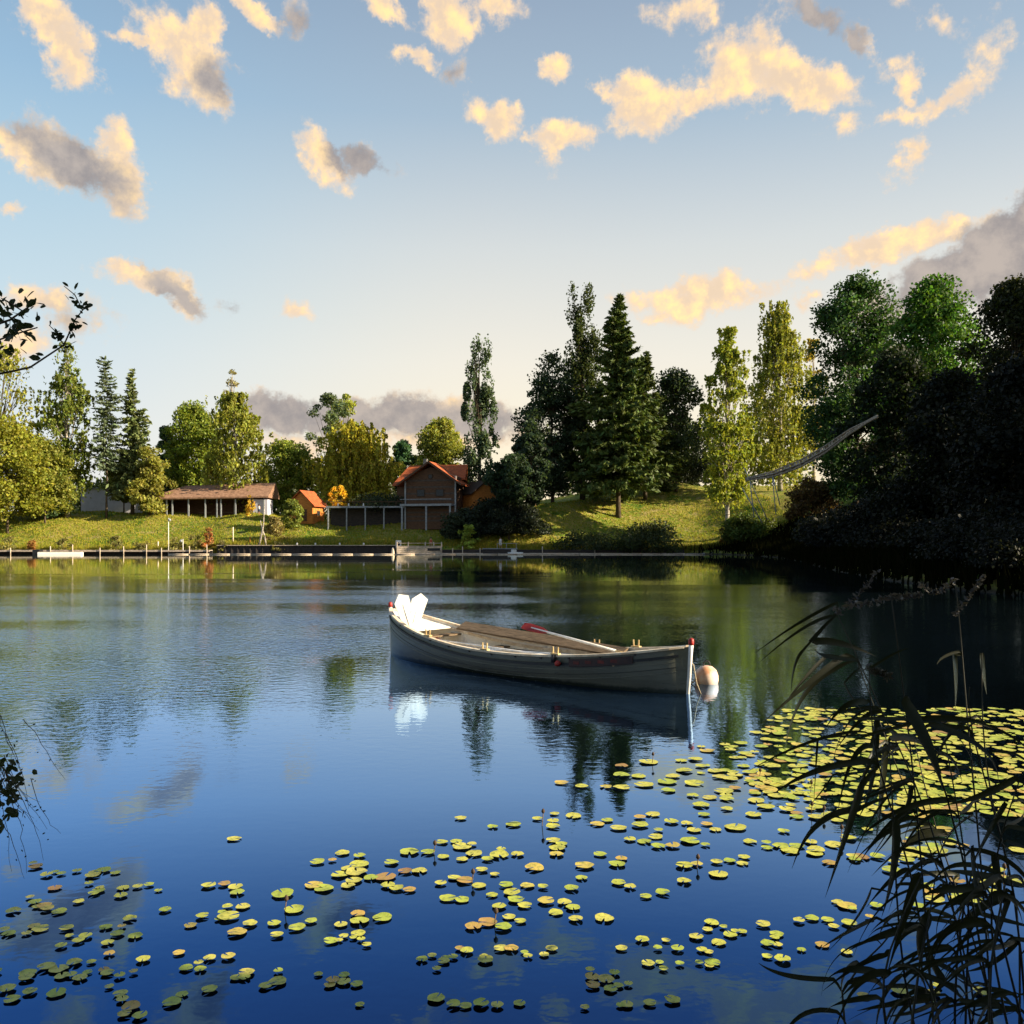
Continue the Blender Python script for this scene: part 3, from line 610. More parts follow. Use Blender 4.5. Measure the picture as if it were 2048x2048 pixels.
# little decks at both ends
for (s0, s1, zo) in ((-.985, -.66, -.05), (.80, .985, -.03)):
    m = MB(); vs = []; k = 8
    for i in range(k):
        s = s0+(s1-s0)*i/(k-1); w = max(hb_(s)-.035, .01); vs += [(s*BL*.985, -w, sheer(s)+zo), (s*BL*.985, w, sheer(s)+zo), (s*BL*.985, w, sheer(s)+zo-.02), (s*BL*.985, -w, sheer(s)+zo-.02)]
    m.add(vs, [(i*4+j, i*4+(j+1) % 4, i*4+4+(j+1) % 4, i*4+4+j) for i in range(k-1) for j in range(4)]+[(0, 3, 2, 1), (4*k-4, 4*k-3, 4*k-2, 4*k-1)]); m.build('end_deck', M['inside'], boat)
# rowlocks: a block with two pins
for (s, sd_) in ((-.46, -1), (-.02, -1), (.42, -1), (-.30, 1), (.34, 1), (.60, 1)):
    p = Vector((s*BL, sd_*(hb_(s)-.015), sheer(s)+.024))
    o = MB().box(p+Vector((0, 0, .012)), (.16, .07, .024)).build('rowlock', M['pin'], boat, bev=.004)
    for dx in (-.045, .045): MB().tube([p+Vector((dx, 0, .0)), p+Vector((dx*1.15, 0, .12))], [.014, .011], 6).build('thole_pin', M['pin'], o)
# black iron rowlock fender with the red tip and the dark name board
p = Vector((.50*BL, -hb_(.50)-.015, sheer(.5)))
s0, s1 = .50, .80
pts = along(.02, -.155, s0, s1, -1, 9)
nb_ = strip(pts, .026, .115).build('name_board', M['nameboard'], boat, bev=.004)
for k in range(4):
    s = s0+.04+.06*k; MB().box((s*BL, -(hb_(s)+.036), sheer(s)-.095), (.10, .004, .045), rz=math.atan2(hb_(s)-hb_(s+.02), .02*BL)).build('lettering', M['darkred'], nb_)
MB().tube([(.42*BL, -hb_(.42)-.03, sheer(.42)+.03), (.42*BL, -hb_(.42)-.045, sheer(.42)-.09)], [.035, .035], 8).build('fender', M['iron'], boat, True)
MB().lathe([(.005, -.05), (.045, -.03), (.05, .01), (.02, .045)], 10, (.45*BL, -hb_(.45)-.06, sheer(.45)-.10)).build('fender_tip', M['red'], boat, True)
for k in range(12):
    s = -.9+.155*k; p = Vector((s*BL, -(hb_(s)+.004), sheer(s)-.03)); MB().box(p, (.03, .02, .022)).build('bolt_head', M['iron'], boat)
MB().box((-.55*BL, .12, .10), (.55, .28, .20), rz=.3).build('tackle_box', M['plankdark'], boat, bev=.01, label='dark box in the stern half')
MB().tube([(.93*BL, 0, sheer(.93)-.0), (BL+.06, .02, .42), (BL+.09, .06, .15), (BL+.12, .14, -.03)], .009, 6).build('mooring_rope', M['rope'], boat, True)
def oar(name, label, tip, end, blen, bw, bm, shm, nrm, cat='oar', group=None, square=False, sr=.021):
    tip, end = Vector(tip), Vector(end); d = (end-tip); L = d.length; d.normalize(); nrm = Vector(nrm); nrm = (nrm-d*nrm.dot(d)).normalized(); sdv = d.cross(nrm)
    t = thing(name, label, cat, tip, 0, group)
    o2 = [(0, -.40), (0, .40), (.25, .5), (.75, .42), (1, .14), (1, -.14), (.75, -.42), (.25, -.5)] if not square else [(0, .12), (.30, .5), (.93, .42), (1, .12), (1, -.12), (.93, -.42), (.27, -.5)]
    if square: o2 = [(0, .05), (.26, .5), (.80, .42), (1, .12), (1, -.12), (.80, -.42), (.12, -.5)]
    outl = [d*(a*blen)+sdv*(b_*bw)-nrm*.009 for a, b_ in o2]
    MB().prism(outl, nrm*.018).build('blade', bm, t, bev=.004)
    MB().tube([d*(blen*.35), d*(L*.5), d*(L-.18)], [sr*.7, sr, sr*1.05], 8).build('shaft', shm, t, True)
    MB().tube([d*(L-.2), d*L], [sr*.7, sr*.75], 8).build('grip', M['pin'], t, True)
    return t
def bp(x, y, z): return BM@Vector((x, y, z))
oar('oar', 'oar with broad white blade, left of the two raised at the stern', P(799, 1188, 16.45), P(827, 1275, 16.3), .60, .30, M['inside'], M['white'], (.35, -.93, .1), square=True, group='oars of the rowing boat')
oar('oar', 'oar with broad white blade, right of the two raised at the stern', P(843, 1187, 16.95), P(818, 1275, 16.7), .60, .30, M['inside'], M['white'], (.35, -.93, .1), square=True, group='oars of the rowing boat')
MB().tube([P(821, 1208, 17.0), P(821, 1250, 17.0)], [.035, .03], 8).build('flag_pole', M['orange'], None, True)
tag(bpy.data.objects['flag_pole'], 'short orange post between the two raised white oar blades', 'post')
oar('oar', 'oar with red blade sticking out over the far side of the boat', P(1046, 1251, 15.2), P(1250, 1307, 13.75), .55, .15, M['red'], M['white'], (.2, -.9, .5), group='oars of the rowing boat')
oar('oar', 'dark red bladed oar lying inside the boat behind the seat', bp(-.72*BL, -.12, .40), bp(.55*BL, -.25, .33), .62, .17, M['darkred'], M['white'], (.1, -.7, .8), group='oars of the rowing boat')
oar('oar', 'white bladed oar lying along the near side inside the boat', bp(-.45*BL, -.44, .33), bp(.62*BL, -.36, .36), .5, .13, M['bright_white'], M['white'], (.1, -.3, 1), group='oars of the rowing boat')
oar('oar', 'slim white oar lying across the seats toward the bow', bp(-.2*BL, -.22, .34), bp(.80*BL, .02, .40), .5, .12, M['white'], M['white'], (.1, -.3, 1), group='oars of the rowing boat')
pl = MB(); Mx = Matrix.Rotation(R(24), 3, 'X'); pl.box((0, 0, 0), (3.7, .26, .035), M4=Mx)
o = pl.build('loose_plank', M['plank'], None, bev=.006); a_, b_ = bp(-1.72, .42, .62), bp(1.85, .34, .44)
o.location = (a_+b_)/2; o.rotation_euler = (0, math.asin((a_.z-b_.z)/(a_-b_).length), brz); tag(o, 'long weathered brown plank lying lengthwise over the boat seats, far side', 'plank', 'planks in the rowing boat')
pl = MB(); pl.box((0, 0, 0), (2.6, .18, .03)); o = pl.build('loose_plank', M['plankdark'], None, bev=.006); o.location = bp(.5, .10, .325); o.rotation_euler = (0, 0, brz+.03)
tag(o, 'shorter darker plank lying on the seats in the middle of the boat', 'plank', 'planks in the rowing boat')
# buoy
by = thing('buoy', 'faded orange and white egg-shaped buoy floating at the bow', 'buoy', Wp(1413, 1366))
MB().lathe([(.03, -.13), (.11, -.10), (.165, -.03), (.182, .05), (.178, .12), (.15, .20), (.09, .255), (.03, .27)], 24).build('float', M['buoy'], by, True)
MB().tube([Vector((.05*math.cos(a), 0, .29+.05*math.sin(a))) for a in [k*math.pi/6-.5 for k in range(9)]], .011, 6).build('eye', M['iron'], by)
MB().tube([(-.178, -.05, .08), (-.22, -.09, .03), (-.3, -.05, -.02)], .010, 6).build('line', M['rope'], by)

# ------------------------------------------------------------ lily pads
def padmesh(seed):
    r = random.Random(seed); n = 18; cut = R(r.uniform(6, 15)); vs = [(0, 0, .004)]
    for i in range(n+1):
        a = cut+(2*math.pi-2*cut)*i/n; rr_ = 1*(1+.03*math.sin(5*a+seed)); zz = .03*math.sin(3*a+seed)+r.uniform(0, .02)
        vs.append((.55*rr_*math.cos(a), .55*rr_*math.sin(a), .012))
    for i in range(n+1):
        a = cut*.7+(2*math.pi-1.4*cut)*i/n; rr_ = 1*(1+.04*math.sin(5*a+seed)); zz = .015+(.02+.03*(seed % 3))*math.sin(2*a+seed*1.3)+r.uniform(-.01, .03)
        vs.append((rr_*math.cos(a), rr_*math.sin(a), max(.01, zz)))
    m = n+1; fs = [(0, 1+i, 2+i) for i in range(n)]+[(1+i, 1+m+i, 2+m+i, 2+i) for i in range(n)]
    me = bpy.data.meshes.new('lily_pad'); me.from_pydata(vs, [], fs); me.materials.append(M['pad']); 
    for p in me.polygons: p.use_smooth = True
    return me
PM = [padmesh(k) for k in range(8)]
CR = """120,490,60 915,418,50 1028,448,45 1100,440,65 1185,420,45 1245,402,40 1240,428,50 1240,447,60 1312,410,65 1270,293,60 1340,305,55 1425,307,50 1480,234,55 1480,265,70 1480,310,70 1540,270,60 1575,220,80 1560,300,80 1640,290,80 1645,320,60 1660,270,60 1700,250,70 1740,210,60 1760,235,50 1690,215,50 1735,295,80 1730,338,50 1790,345,60 1760,372,70 1850,350,60 1770,405,50 1850,385,50 1395,438,60 1430,425,50 1470,452,70 1545,415,50 1590,405,60 1545,442,70 1655,430,60 1710,437,50 1610,460,40 1735,460,60 1780,438,50 1810,458,50 1880,450,90 1840,322,80 1510,492,50 1560,500,60 1600,483,60 1660,515,60 1610,517,60 1720,497,80 1775,512,40 850,502,50 900,500,50 920,518,80 955,510,40 735,537,80 800,538,60 855,553,50 920,562,50 962,543,70 940,567,60 1010,562,50 1050,548,80 1115,545,55 1058,528,40 1240,497,60 1270,508,50 1255,522,70 1252,545,60 1405,545,55 1465,580,70 1480,560,50 1350,585,80 500,540,60 465,566,35 412,572,60 560,550,50 560,580,80 520,595,60 550,608,90 490,617,70 672,574,60 720,605,60 770,603,65 540,637,70 600,628,60 650,625,90 660,655,60 690,665,60 735,670,55 400,653,75 435,665,80 520,655,60 990,600,50 1035,615,40 1175,592,80 845,647,50 895,627,60 930,638,70 980,655,60 1075,653,60 1150,655,60 1205,660,45 1305,665,60 870,700,70 920,705,60 1025,688,50 1095,680,70 1110,705,70 1050,728,60 1140,725,60 1215,710,70 1280,715,60 1250,750,60 1310,733,60 1320,773,60 960,800,70 1010,785,80 1065,802,70 1085,765,55 1125,780,50 30,655,60 85,650,50 125,660,60 130,680,60 100,765,90 175,790,60 260,788,55 270,830,55 390,780,50 340,803,70 130,820,80 555,755,60 560,780,80 495,792,55 640,768,80 330,740,80 290,685,90 460,850,60 555,825,60 1745,580,50 1700,585,70 1815,572,50 1860,567,50 1910,555,50 1905,577,50 1700,640,60 1820,615,80 1470,645,60 1510,660,50 1625,680,60 1565,693,50 1340,628,50 1420,770,80"""
pads = []     # px, py, width px, zone
for q in CR.split():
    a, b_, c = (float(v) for v in q.split(',')); pads.append((400+a/1.756, 1400+b_/1.756, c/1.756*.98, 0 if 400+a/1.756 < 1380 else 1))
r = random.Random(5)
def cluster(cx, cy, n, sxx, syy, w, zone):
    for _ in range(n): pads.append((r.gauss(cx, sxx), r.gauss(cy, syy*.8), w*(.70 if zone == 2 else .95)*r.uniform(.6, 1.2), zone))
for (cx, cy, n, sxx, syy, w) in ((130, 1750, 12, 50, 16, 42), (215, 1775, 8, 40, 10, 42), (60, 1815, 9, 45, 12, 44), (45, 1865, 9, 45, 14, 46), (150, 1890, 7, 60, 16, 46), (280, 1855, 7, 40, 14, 42), (60, 1960, 12, 55, 22, 52), (210, 1945, 10, 50, 18, 50), (330, 1925, 9, 50, 16, 48), (290, 1990, 10, 60, 20, 54),
                                 (560, 1960, 10, 80, 14, 50), (680, 1975, 6, 40, 10, 50), (900, 1920, 12, 45, 12, 44), (1060, 1905, 8, 40, 10, 42), (1180, 1960, 8, 60, 18, 46), (1350, 1890, 8, 60, 14, 44), (1420, 1925, 9, 60, 14, 46), (1560, 1900, 10, 60, 18, 46), (930, 2010, 8, 90, 16, 50), (1250, 2010, 6, 80, 14, 48), (1480, 1860, 8, 50, 14, 42), (450, 1830, 6, 60, 14, 40), (700, 1890, 6, 60, 12, 42), (1660, 1840, 10, 60, 18, 44), (1850, 1990, 7, 60, 20, 50)):
    cluster(cx, cy, n, sxx, syy, w, 2)
for (cx, cy, n, sxx, syy, w) in ((1560, 1590, 12, 70, 12, 36), (1640, 1640, 10, 90, 14, 38), (1590, 1690, 9, 60, 12, 40), (1760, 1720, 14, 110, 18, 40), (1900, 1690, 16, 90, 20, 40), (1980, 1760, 12, 70, 22, 42), (1850, 1800, 8, 90, 16, 42), (1480, 1500, 14, 50, 16, 32), (1480, 1545, 14, 50, 14, 34)):
    cluster(cx, cy, n, sxx, syy, w, 1)
for k in range(1000):                      # the dense sheet of pads near the right bank
    py = 1418+r.random()**1.15*215; edge = 1470+max(0, (1500-py))*1.2+max(0, py-1560)*1.5
    px = edge+r.random()**.8*(2110-edge)+r.gauss(0, 20)
    pads.append((px, py, r.uniform(19, 36)*(.8+(py-1400)/500), 3))
seen = []
for (px, py, w, z) in pads:
    if py < 1400: continue
    D = HC*F/(py-YH); x = (px-1024)/F*D; rad = w/2/F*D*.86
    if (x-bow.x)**2+(D-bow.y)**2 < .3: continue
    ok = all((x-q[0])**2+(D-q[1])**2 > ((rad+q[2])*(.55 if z != 3 else .60))**2 for q in seen)
    if ok: seen.append((x, D, rad, z, px, py, w))
inview = sorted([q for q in seen if -20 < q[4] < 2068 and q[5] < 2060], key=lambda q: -q[2]/q[1])
solo, rest = inview[:297], inview[297:]
ZL = {0: ('yellow-green lily pad floating in the sunlit patch below the boat', 'sunlit lily pads below the boat'), 1: ('yellowish lily pad floating in the sunlit drift right of the boat', 'sunlit lily pads right of the boat'),
      2: ('dim lily pad floating on the shaded water near the viewer', 'shaded lily pads near the viewer'), 3: ('lily pad in the crowded yellow sheet behind the reeds', 'crowded lily pads behind the reeds')}
for (x, D, rad, z, px, py, w) in solo:
    o = bpy.data.objects.new('lily_pad', r.choice(PM)); C.objects.link(o); o.location = (x, D, .008+r.random()*.006); o.scale = (rad, rad, rad); o.rotation_euler = (r.gauss(0, .025), r.gauss(0, .025), r.uniform(0, 6.28))
    tag(o, ZL[z][0], 'lily pad', ZL[z][1])
PV = [(np.array([v.co[:] for v in m.vertices]), [tuple(p.vertices) for p in m.polygons]) for m in PM]
big = MB()
for (x, D, rad, z, px, py, w) in rest:
    V, fs = r.choice(PV); a = r.uniform(0, 6.28); c_, s_ = math.cos(a), math.sin(a); zz = .008+r.random()*.006
    big.add([(x+rad*(c_*v[0]-s_*v[1]), D+rad*(s_*v[0]+c_*v[1]), zz+rad*v[2]) for v in V], fs)
o = big.build('lily_pads', M['pad'], None, True); tag(o, 'many small crowded lily pads in the yellow sheet near the right bank', 'lily pads', kind='stuff')
for k in range(14):
    px, py = r.choice([(q[4], q[5]) for q in solo if q[3] in (0, 1)]); p = Wp(px+r.uniform(-25, 25), py+r.uniform(-4, 4)); h = r.uniform(.04, .10)
    f = MB().tube([p+Vector((0, 0, -.02)), p+Vector((r.uniform(-.03, .03), 0, h))], .004, 5)
    o = thing('lily_bud', 'small brown lily bud standing among the sunlit pads', 'lily bud', p, 0, 'lily buds among the pads')
    q = MB().tube([(0, 0, -.02), (.01, 0, h)], .0035, 5); q.build('stalk', M['plank'], o); MB().lathe([(.003, 0), (.014, .012), (.012, .028), (.002, .04)], 8, (.01, 0, h)).build('bud', M['plankdark'], o, True)

# ------------------------------------------------------------ reeds on the right
def rp(c): return 1400+c[0]/2.04, 1100+c[1]/2.04
STEMS = [([(960, 2050), (930, 1600), (900, 1250), (870, 900), (820, 500), (780, 190)], 3.6), ([(1210, 2050), (1130, 1500), (1000, 960), (900, 720), (850, 600)], 3.3),
 ([(1120, 2050), (1060, 1600), (1000, 1300), (880, 950), (760, 700), (560, 260)], 3.9), ([(1200, 2050), (1150, 1300), (1110, 900), (1080, 560), (1060, 300), (1040, 120)], 4.2),
 ([(1330, 1900), (1290, 1400), (1180, 1000), (1150, 700), (1150, 420)], 3.8), ([(850, 2050), (900, 1640), (940, 1480), (960, 1330)], 3.0), ([(1000, 2050), (930, 1700), (860, 1300), (760, 1000), (700, 760), (690, 480)], 3.5),
 ([(1280, 2050), (1200, 1700), (1180, 1400), (1230, 1150), (1300, 950)], 3.1), ([(1080, 2050), (1090, 1700), (1100, 1400), (1060, 1100), (1000, 780)], 3.4), ([(1340, 2050), (1240, 1600), (1110, 1240)], 2.9),
 ([(780, 2050), (740, 1850), (760, 1650), (900, 1330)], 2.8), ([(1180, 2050), (1180, 1700), (1230, 1430), (1260, 1300)], 2.8), ([(640, 2050), (540, 1800), (760, 1600), (830, 1490)], 3.2), ([(1300, 2050), (1310, 1600), (1270, 1300), (1090, 700), (1100, 560)], 3.6),
 ([(900, 2050), (830, 1750), (800, 1400), (790, 1100), (770, 780)], 3.4), ([(1040, 2050), (1040, 1650), (1120, 1220), (1240, 1050)], 3.2), ([(1150, 2050), (1060, 1500), (900, 1150), (640, 450)], 4.3), ([(1240, 2050), (1110, 1550), (960, 1150), (870, 760)], 4.4)]
BL_ = [((560,215),(400,300),(225,420),14),((545,270),(420,320),(240,460),12),((450,375),(570,380),(720,435),28),((600,430),(470,520),(250,710),24),((520,430),(430,520),(330,650),14),((560,480),(420,600),(345,820),22),
 ((640,740),(430,790),(200,900),12),((690,860),(480,900),(305,990),26),((640,1060),(480,1120),(375,1300),24),((660,960),(600,1150),(510,1420),32),((720,700),(700,950),(640,1100),34),((760,790),(740,1000),(715,1210),30),
 ((800,1110),(790,1300),(740,1500),38),((890,1330),(840,1480),(760,1740),42),((840,620),(940,820),(990,980),46),((900,690),(1050,690),(1200,710),26),((780,770),(870,770),(960,830),28),((1040,1020),(820,1060),(620,1200),24),
 ((1290,930),(1150,1000),(1000,1040),26),((1060,1320),(930,1320),(810,1340),18),((1020,1160),(880,1180),(700,1330),28),((930,1500),(900,1600),(910,1740),44),((1110,1210),(1130,1400),(1160,1500),34),((1260,1420),(1220,1550),(1180,1700),42),
 ((760,1650),(640,1700),(500,1800),30),((780,1730),(680,1740),(570,1830),28),((950,1830),(800,1850),(640,1880),24),((1120,1520),(1050,1640),(990,1760),26),((680,620),(590,640),(510,730),24),((1040,430),(1045,550),(1040,660),26),((1150,430),(1160,520),(1170,590),28),
 ((480,770),(475,850),(465,1020),8),((540,920),(500,980),(440,1050),6),((590,540),(620,600),(690,690),10),((420,410),(385,480),(370,600),12),((700,480),(780,430),(850,400),10),((720,1500),(600,1560),(500,1620),14),((700,1380),(640,1500),(520,1640),10),
 ((1250,1030),(1180,1150),(1130,1260),24),((1200,1240),(1220,1380),(1230,1500),30),((1000,1760),(940,1650),(930,1500),30),((1180,1750),(1120,1780),(1040,1740),20),((1300,1590),(1200,1680),(1080,1720),24),((700,800),(620,860),(560,1080),20),((860,980),(820,1100),(700,1260),26)]
reeds = []
for k, (pts, D) in enumerate(STEMS):
    W3 = [P(*rp(c), D+.12*math.sin(i+k)) for i, c in enumerate(pts)]
    fine = []
    for i in range(len(W3)-1):
        for t in (0, .5): fine.append(W3[i].lerp(W3[i+1], t))
    fine.append(W3[-1])
    sm2 = [fine[0]]+[(fine[i-1]+fine[i]*2+fine[i+1])/4 for i in range(1, len(fine)-1)]+[fine[-1]]
    base = Vector((sm2[0].x, sm2[0].y, -.05))
    if sm2[0].z > 0: sm2 = [base]+sm2
    t = thing('reed', {0: 'tall reed whose feathery head bends flat to both sides', 2: 'leaning reed with a faint plume at its left-bent tip', 3: 'tallest upright reed with two plumes near the right edge', 6: 'reed with a small dark tuft at its bent tip'}.get(k, 'dark reed with drooping leaves and no plume, right foreground'), 'reed', base, 0, 'reeds in the right foreground')
    rad = [.0052*(1-.6*i/(len(sm2)-1)) for i in range(len(sm2))]
    sm3 = [q-base for q in sm2]
    MB().tube(sm3, rad, 6).build('stem', M['reed'], t, True).color = (.022, .022, .010, 1)
    reeds.append((t, base, sm2, D, k))
def ribbon(pts, w, base, parent, seed, col=(.016, .020, .007)):
    rr_ = random.Random(seed); n = 12; path = []
    a, b_, c, d_ = pts
    first = bez(a, (a+b_)/2+Vector((0, 0, .01)), b_, 3)[:-1]; path = first+bez(b_, c*2-(b_+d_)/2, d_, n)
    m = MB(); vs = []; L = len(path); ph = rr_.uniform(-.5, .5)
    for i, p in enumerate(path):
        t = (path[min(i+1, L-1)]-path[max(i-1, 0)]).normalized(); s = t.cross(Vector((math.sin(ph+i*.08), -1, .25))).normalized(); nn = t.cross(s)
        f = i/(L-1); ww = w*.5*min(1, .25+f*3.2)*(1-max(0, (f-.45)/.55)**1.5)+.0006
        vs += [p-s*ww-base, p+nn*ww*.35-base, p+s*ww-base]
    m.add(vs, [(i*3+j, i*3+j+1, i*3+4+j, i*3+3+j) for i in range(L-1) for j in (0, 1)])
    o = m.build('leaf', M['reed'], parent, True); o.color = tuple(col)+(1,); return o
allpts = []
for ti, (t, base, s2, D, k) in enumerate(reeds):
    for q in s2: allpts.append((q, ti))
def nearest(c, D=None):
    px, py = rp(c); best = None
    for q, ti in allpts:
        qx = 1024+q.x/q.y*F; qy = YH-(q.z-HC)/q.y*F; d = math.hypot(qx-px, qy-py)
        if best is None or d < best[0]: best = (d, q, ti)
    return best
for k, (a, b_, c, w) in enumerate(BL_):
    d, q, ti = nearest(a); t, base, s2, D, _ = reeds[ti]; D = q.y
    dd = rng.uniform(-.15, .15)
    ribbon([q, P(*rp(a), D), P(*rp(b_), D+dd*.6), P(*rp(c), D+dd)], w/2.04/F*D*1.05, base, t, k)
for k in range(165):
    ti = rng.randrange(len(reeds)); t, base, s2, D, _ = reeds[ti]; i = rng.randrange(1, len(s2)-1); q = s2[i]
    if q.z > 1.55 and rng.random() < .75: continue
    L = rng.uniform(.16, .42); sgn = rng.choice((-1, -1, -1, 1)); upz = rng.uniform(-.1, .3); dy = rng.uniform(-.2, .2)
    st_ = rng.uniform(-.5, .35); e1 = q+Vector((sgn*L*.18, dy*.2, L*(.22+st_*.2))); e2 = q+Vector((sgn*L*.45, dy*.6, L*st_*.45)); e3 = q+Vector((sgn*L*rng.uniform(.5, .95), dy, L*(st_*1.1-rng.uniform(.05, .5))))
    ribbon([q, q.lerp(e1, .4), e2, e3], rng.uniform(.008, .022), base, t, 500+k)
for (a, b_, c, ti, cl) in (((780,190),(740,215),(550,235),0,(.09,.075,.06)),((780,190),(840,195),(895,185),0,(.09,.075,.06)),((560,260),(640,200),(720,90),2,(.06,.05,.045)),((1040,260),(1100,190),(1155,110),3,(.06,.055,.05)),((1040,120),(960,210),(900,140),3,(.08,.07,.06)),((690,480),(740,500),(775,520),6,(.05,.045,.03))):
    t, base, s2, D, _ = reeds[ti]; pts = bez(P(*rp(a), D), P(*rp(b_), D), P(*rp(c), D), 14); cs = []
    for i, p in enumerate(pts):
        for _ in range(6): cs.append(p-base+Vector((rng.gauss(0, .007), rng.gauss(0, .007), rng.gauss(0, .006))))
    o = link('seed_head', leafmesh('seed_head', np.array([c_[:] for c_ in cs]), .011, 2.6, 3), M['reed'], t, cl)

# ------------------------------------------------------------ near tree at the left edge
nt = thing('alder_tree', 'dark near tree whose leafy twigs reach in at the left edge', 'tree', (-3.9, 3.6, 0))
nb0 = Vector((-3.9, 3.6, 0))
tb = MB().tube([(0, 0, -.4), (-.05, .05, 1.5), (.1, 0, 3.2), (0, .1, 5)], [.14, .12, .09, .05], 10); tb.build('trunk', M['bark'], nt, True)
lm = bpy.data.meshes.new('leaf'); lv = [(0, 0, 0), (.35, .24, .04), (.75, .2, .03), (1, 0, -.05), (.75, -.2, .03), (.35, -.24, .04), (.5, 0, -.02)]
lm.from_pydata(lv, [], [(0, 1, 6), (1, 2, 6), (2, 3, 6), (3, 4, 6), (4, 5, 6), (5, 0, 6)]); lm.materials.append(M['leaf'])
def twig(points, D, rad=.006, from_trunk=None):
    if len(points) == 3 and rad < .002:
        a, b_, c = points; bow_ = rng.uniform(-18, 18); points = [((1-t)**2*a[0]+2*t*(1-t)*(b_[0]+bow_)+t*t*c[0]+rng.gauss(0, 2), (1-t)**2*a[1]+2*t*(1-t)*b_[1]+t*t*c[1]) for t in [i/9 for i in range(10)]]
    pts = [P(x, y, D+.05*math.sin(i)) for i, (x, y) in enumerate(points)]
    if from_trunk: pts = [nb0+Vector(from_trunk)]+pts
    MB().tube([p-nb0 for p in pts], [rad*(1.6 if from_trunk and i == 0 else 1-.7*i/len(pts)) for i in range(len(pts))], 5).build('branch', M['bark'], nt, True); return pts
def leafat(p, sz, col=(.022, .035, .012)):
    o = link('leaf', lm, None, nt, col); o.location = p-nb0; s = sz*rng.uniform(.7, 1.25); o.scale = (s, s, s); o.rotation_euler = (rng.uniform(-.9, .9)+R(60), rng.uniform(-1, 1), rng.uniform(0, 6.28))
twig([(-40, 660), (20, 640), (60, 612)], 4, .008, (0, 0, 3.0)); twig([(-30, 690), (25, 670), (75, 655)], 4, .006, (0, 0, 2.9)); twig([(-30, 610), (10, 600), (50, 625)], 4, .006, (0, .0, 3.2))
tw = twig([(-60, 760), (60, 735), (128, 690), (150, 640), (172, 612)], 4, .006, (0, 0, 2.7)); twig([(128, 690), (108, 660), (98, 650)], 4, .003); twig([(165, 620), (150, 590), (128, 572)], 4, .003)
for k in range(110): leafat(P(rng.gauss(22, 30), rng.gauss(645, 33), 4+rng.uniform(-.2, .2)), .048)
for (a, b_) in (((128, 700), (172, 612)), ((172, 612), (128, 575)), ((128, 700), (98, 650)), ((140, 660), (160, 640))):
    for k in range(15):
        t_ = rng.random(); leafat(P(a[0]+(b_[0]-a[0])*t_+rng.gauss(0, 5), a[1]+(b_[1]-a[1])*t_+rng.gauss(0, 5), 4), .034)
twig([(-50, 1480), (10, 1540), (30, 1600)], 3.6, .006, (0, 0, 1.5)); twig([(-60, 1560), (0, 1590), (35, 1570)], 3.6, .005, (0, 0, 1.4))
for k in range(95): leafat(P(rng.gauss(14, 20), rng.gauss(1578, 32), 3.6+rng.uniform(-.15, .15)), .042)
for k in range(16):
    x0 = rng.uniform(-30, 60); y0 = rng.uniform(1380, 1660); x1 = x0+rng.uniform(20, 90); pts = [(x0, y0), (x0+(x1-x0)*.45, y0+rng.uniform(40, 80)), (x1, y0+rng.uniform(100, 160))]
    pp = twig(pts, 3.6, .0016)
    for _ in range(5): a = rng.choice(pp[1:]); leafat(a+Vector((rng.gauss(0, .02), 0, rng.gauss(0, .03))), .012)

# ------------------------------------------------------------ buildings
def wall_with(m, w, d, h): m.box((0, 0, h/2), (w, d, h))
def gable_roof(name, w, d, zeave, zridge, m, parent, cx=0, cy=0, th=.22, along='y', label=None):
    # ridge along local y (default) or x; two slabs
    for s in (-1, 1):
        if along == 'y': o_ = [(cx, cy-d/2, zridge), (cx+s*w/2, cy-d/2, zeave), (cx+s*w/2, cy-d/2, zeave-th), (cx, cy-d/2, zridge-th)]; dv = (0, d, 0)
        else: o_ = [(cx-w/2, cy, zridge), (cx-w/2, cy+s*d/2, zeave), (cx-w/2, cy+s*d/2, zeave-th), (cx-w/2, cy, zridge-th)]; dv = (w, 0, 0)
        MB().prism([Vector(q)+Vector((s*.002, s*.002, 0)) for q in o_], dv).build(name, m, parent, label=label)
HX, HY = (872-1024)/F*152, 152.; HG = hz(HX, HY)
house = thing('chalet', 'large dark timber chalet with red tiled roof and raised lower floor', 'house', (HX, HY, HG), R(-13)); house.scale = (1.1, 1, 1)
def Z(py, D=152): return HC+(YH-py)/F*D-HG
zdeck = Z(1010); zap = Z(926); zev = Z(972); zwall = Z(955)
MB().prism([(-4.0, -3, -1), (4.0, -3, -1), (4.0, -3, zwall-.1), (0, -3, zap-.9), (-4.0, -3, zwall-.1)], (0, 4.0, 0)).build('front_gable_wall', M['wood'], house)
MB().box((-1.9, 4.2, (zwall-1.3)/2-.5), (9.6, 6.2, zwall-.3)).build('wall', M['wood'], house)
for s in (-1, 1):     # front gable roof
    MB().prism([(0, -4.1, zap), (s*5.0, -4.1, zev+.1), (s*5.0, -4.1, zev-.15), (0, -4.1, zap-.28)], (0, 5.4, 0)).build('gable_roof', M['roof'], house)
    MB().prism([(0, -4.16, zap+.05), (s*5.05, -4.16, zev+.15), (s*5.05, -4.16, zev-.22), (0, -4.16, zap-.34)], (0, .055, 0)).build('barge_board', M['wood'], house)
zr = Z(925); ze2 = Z(968)
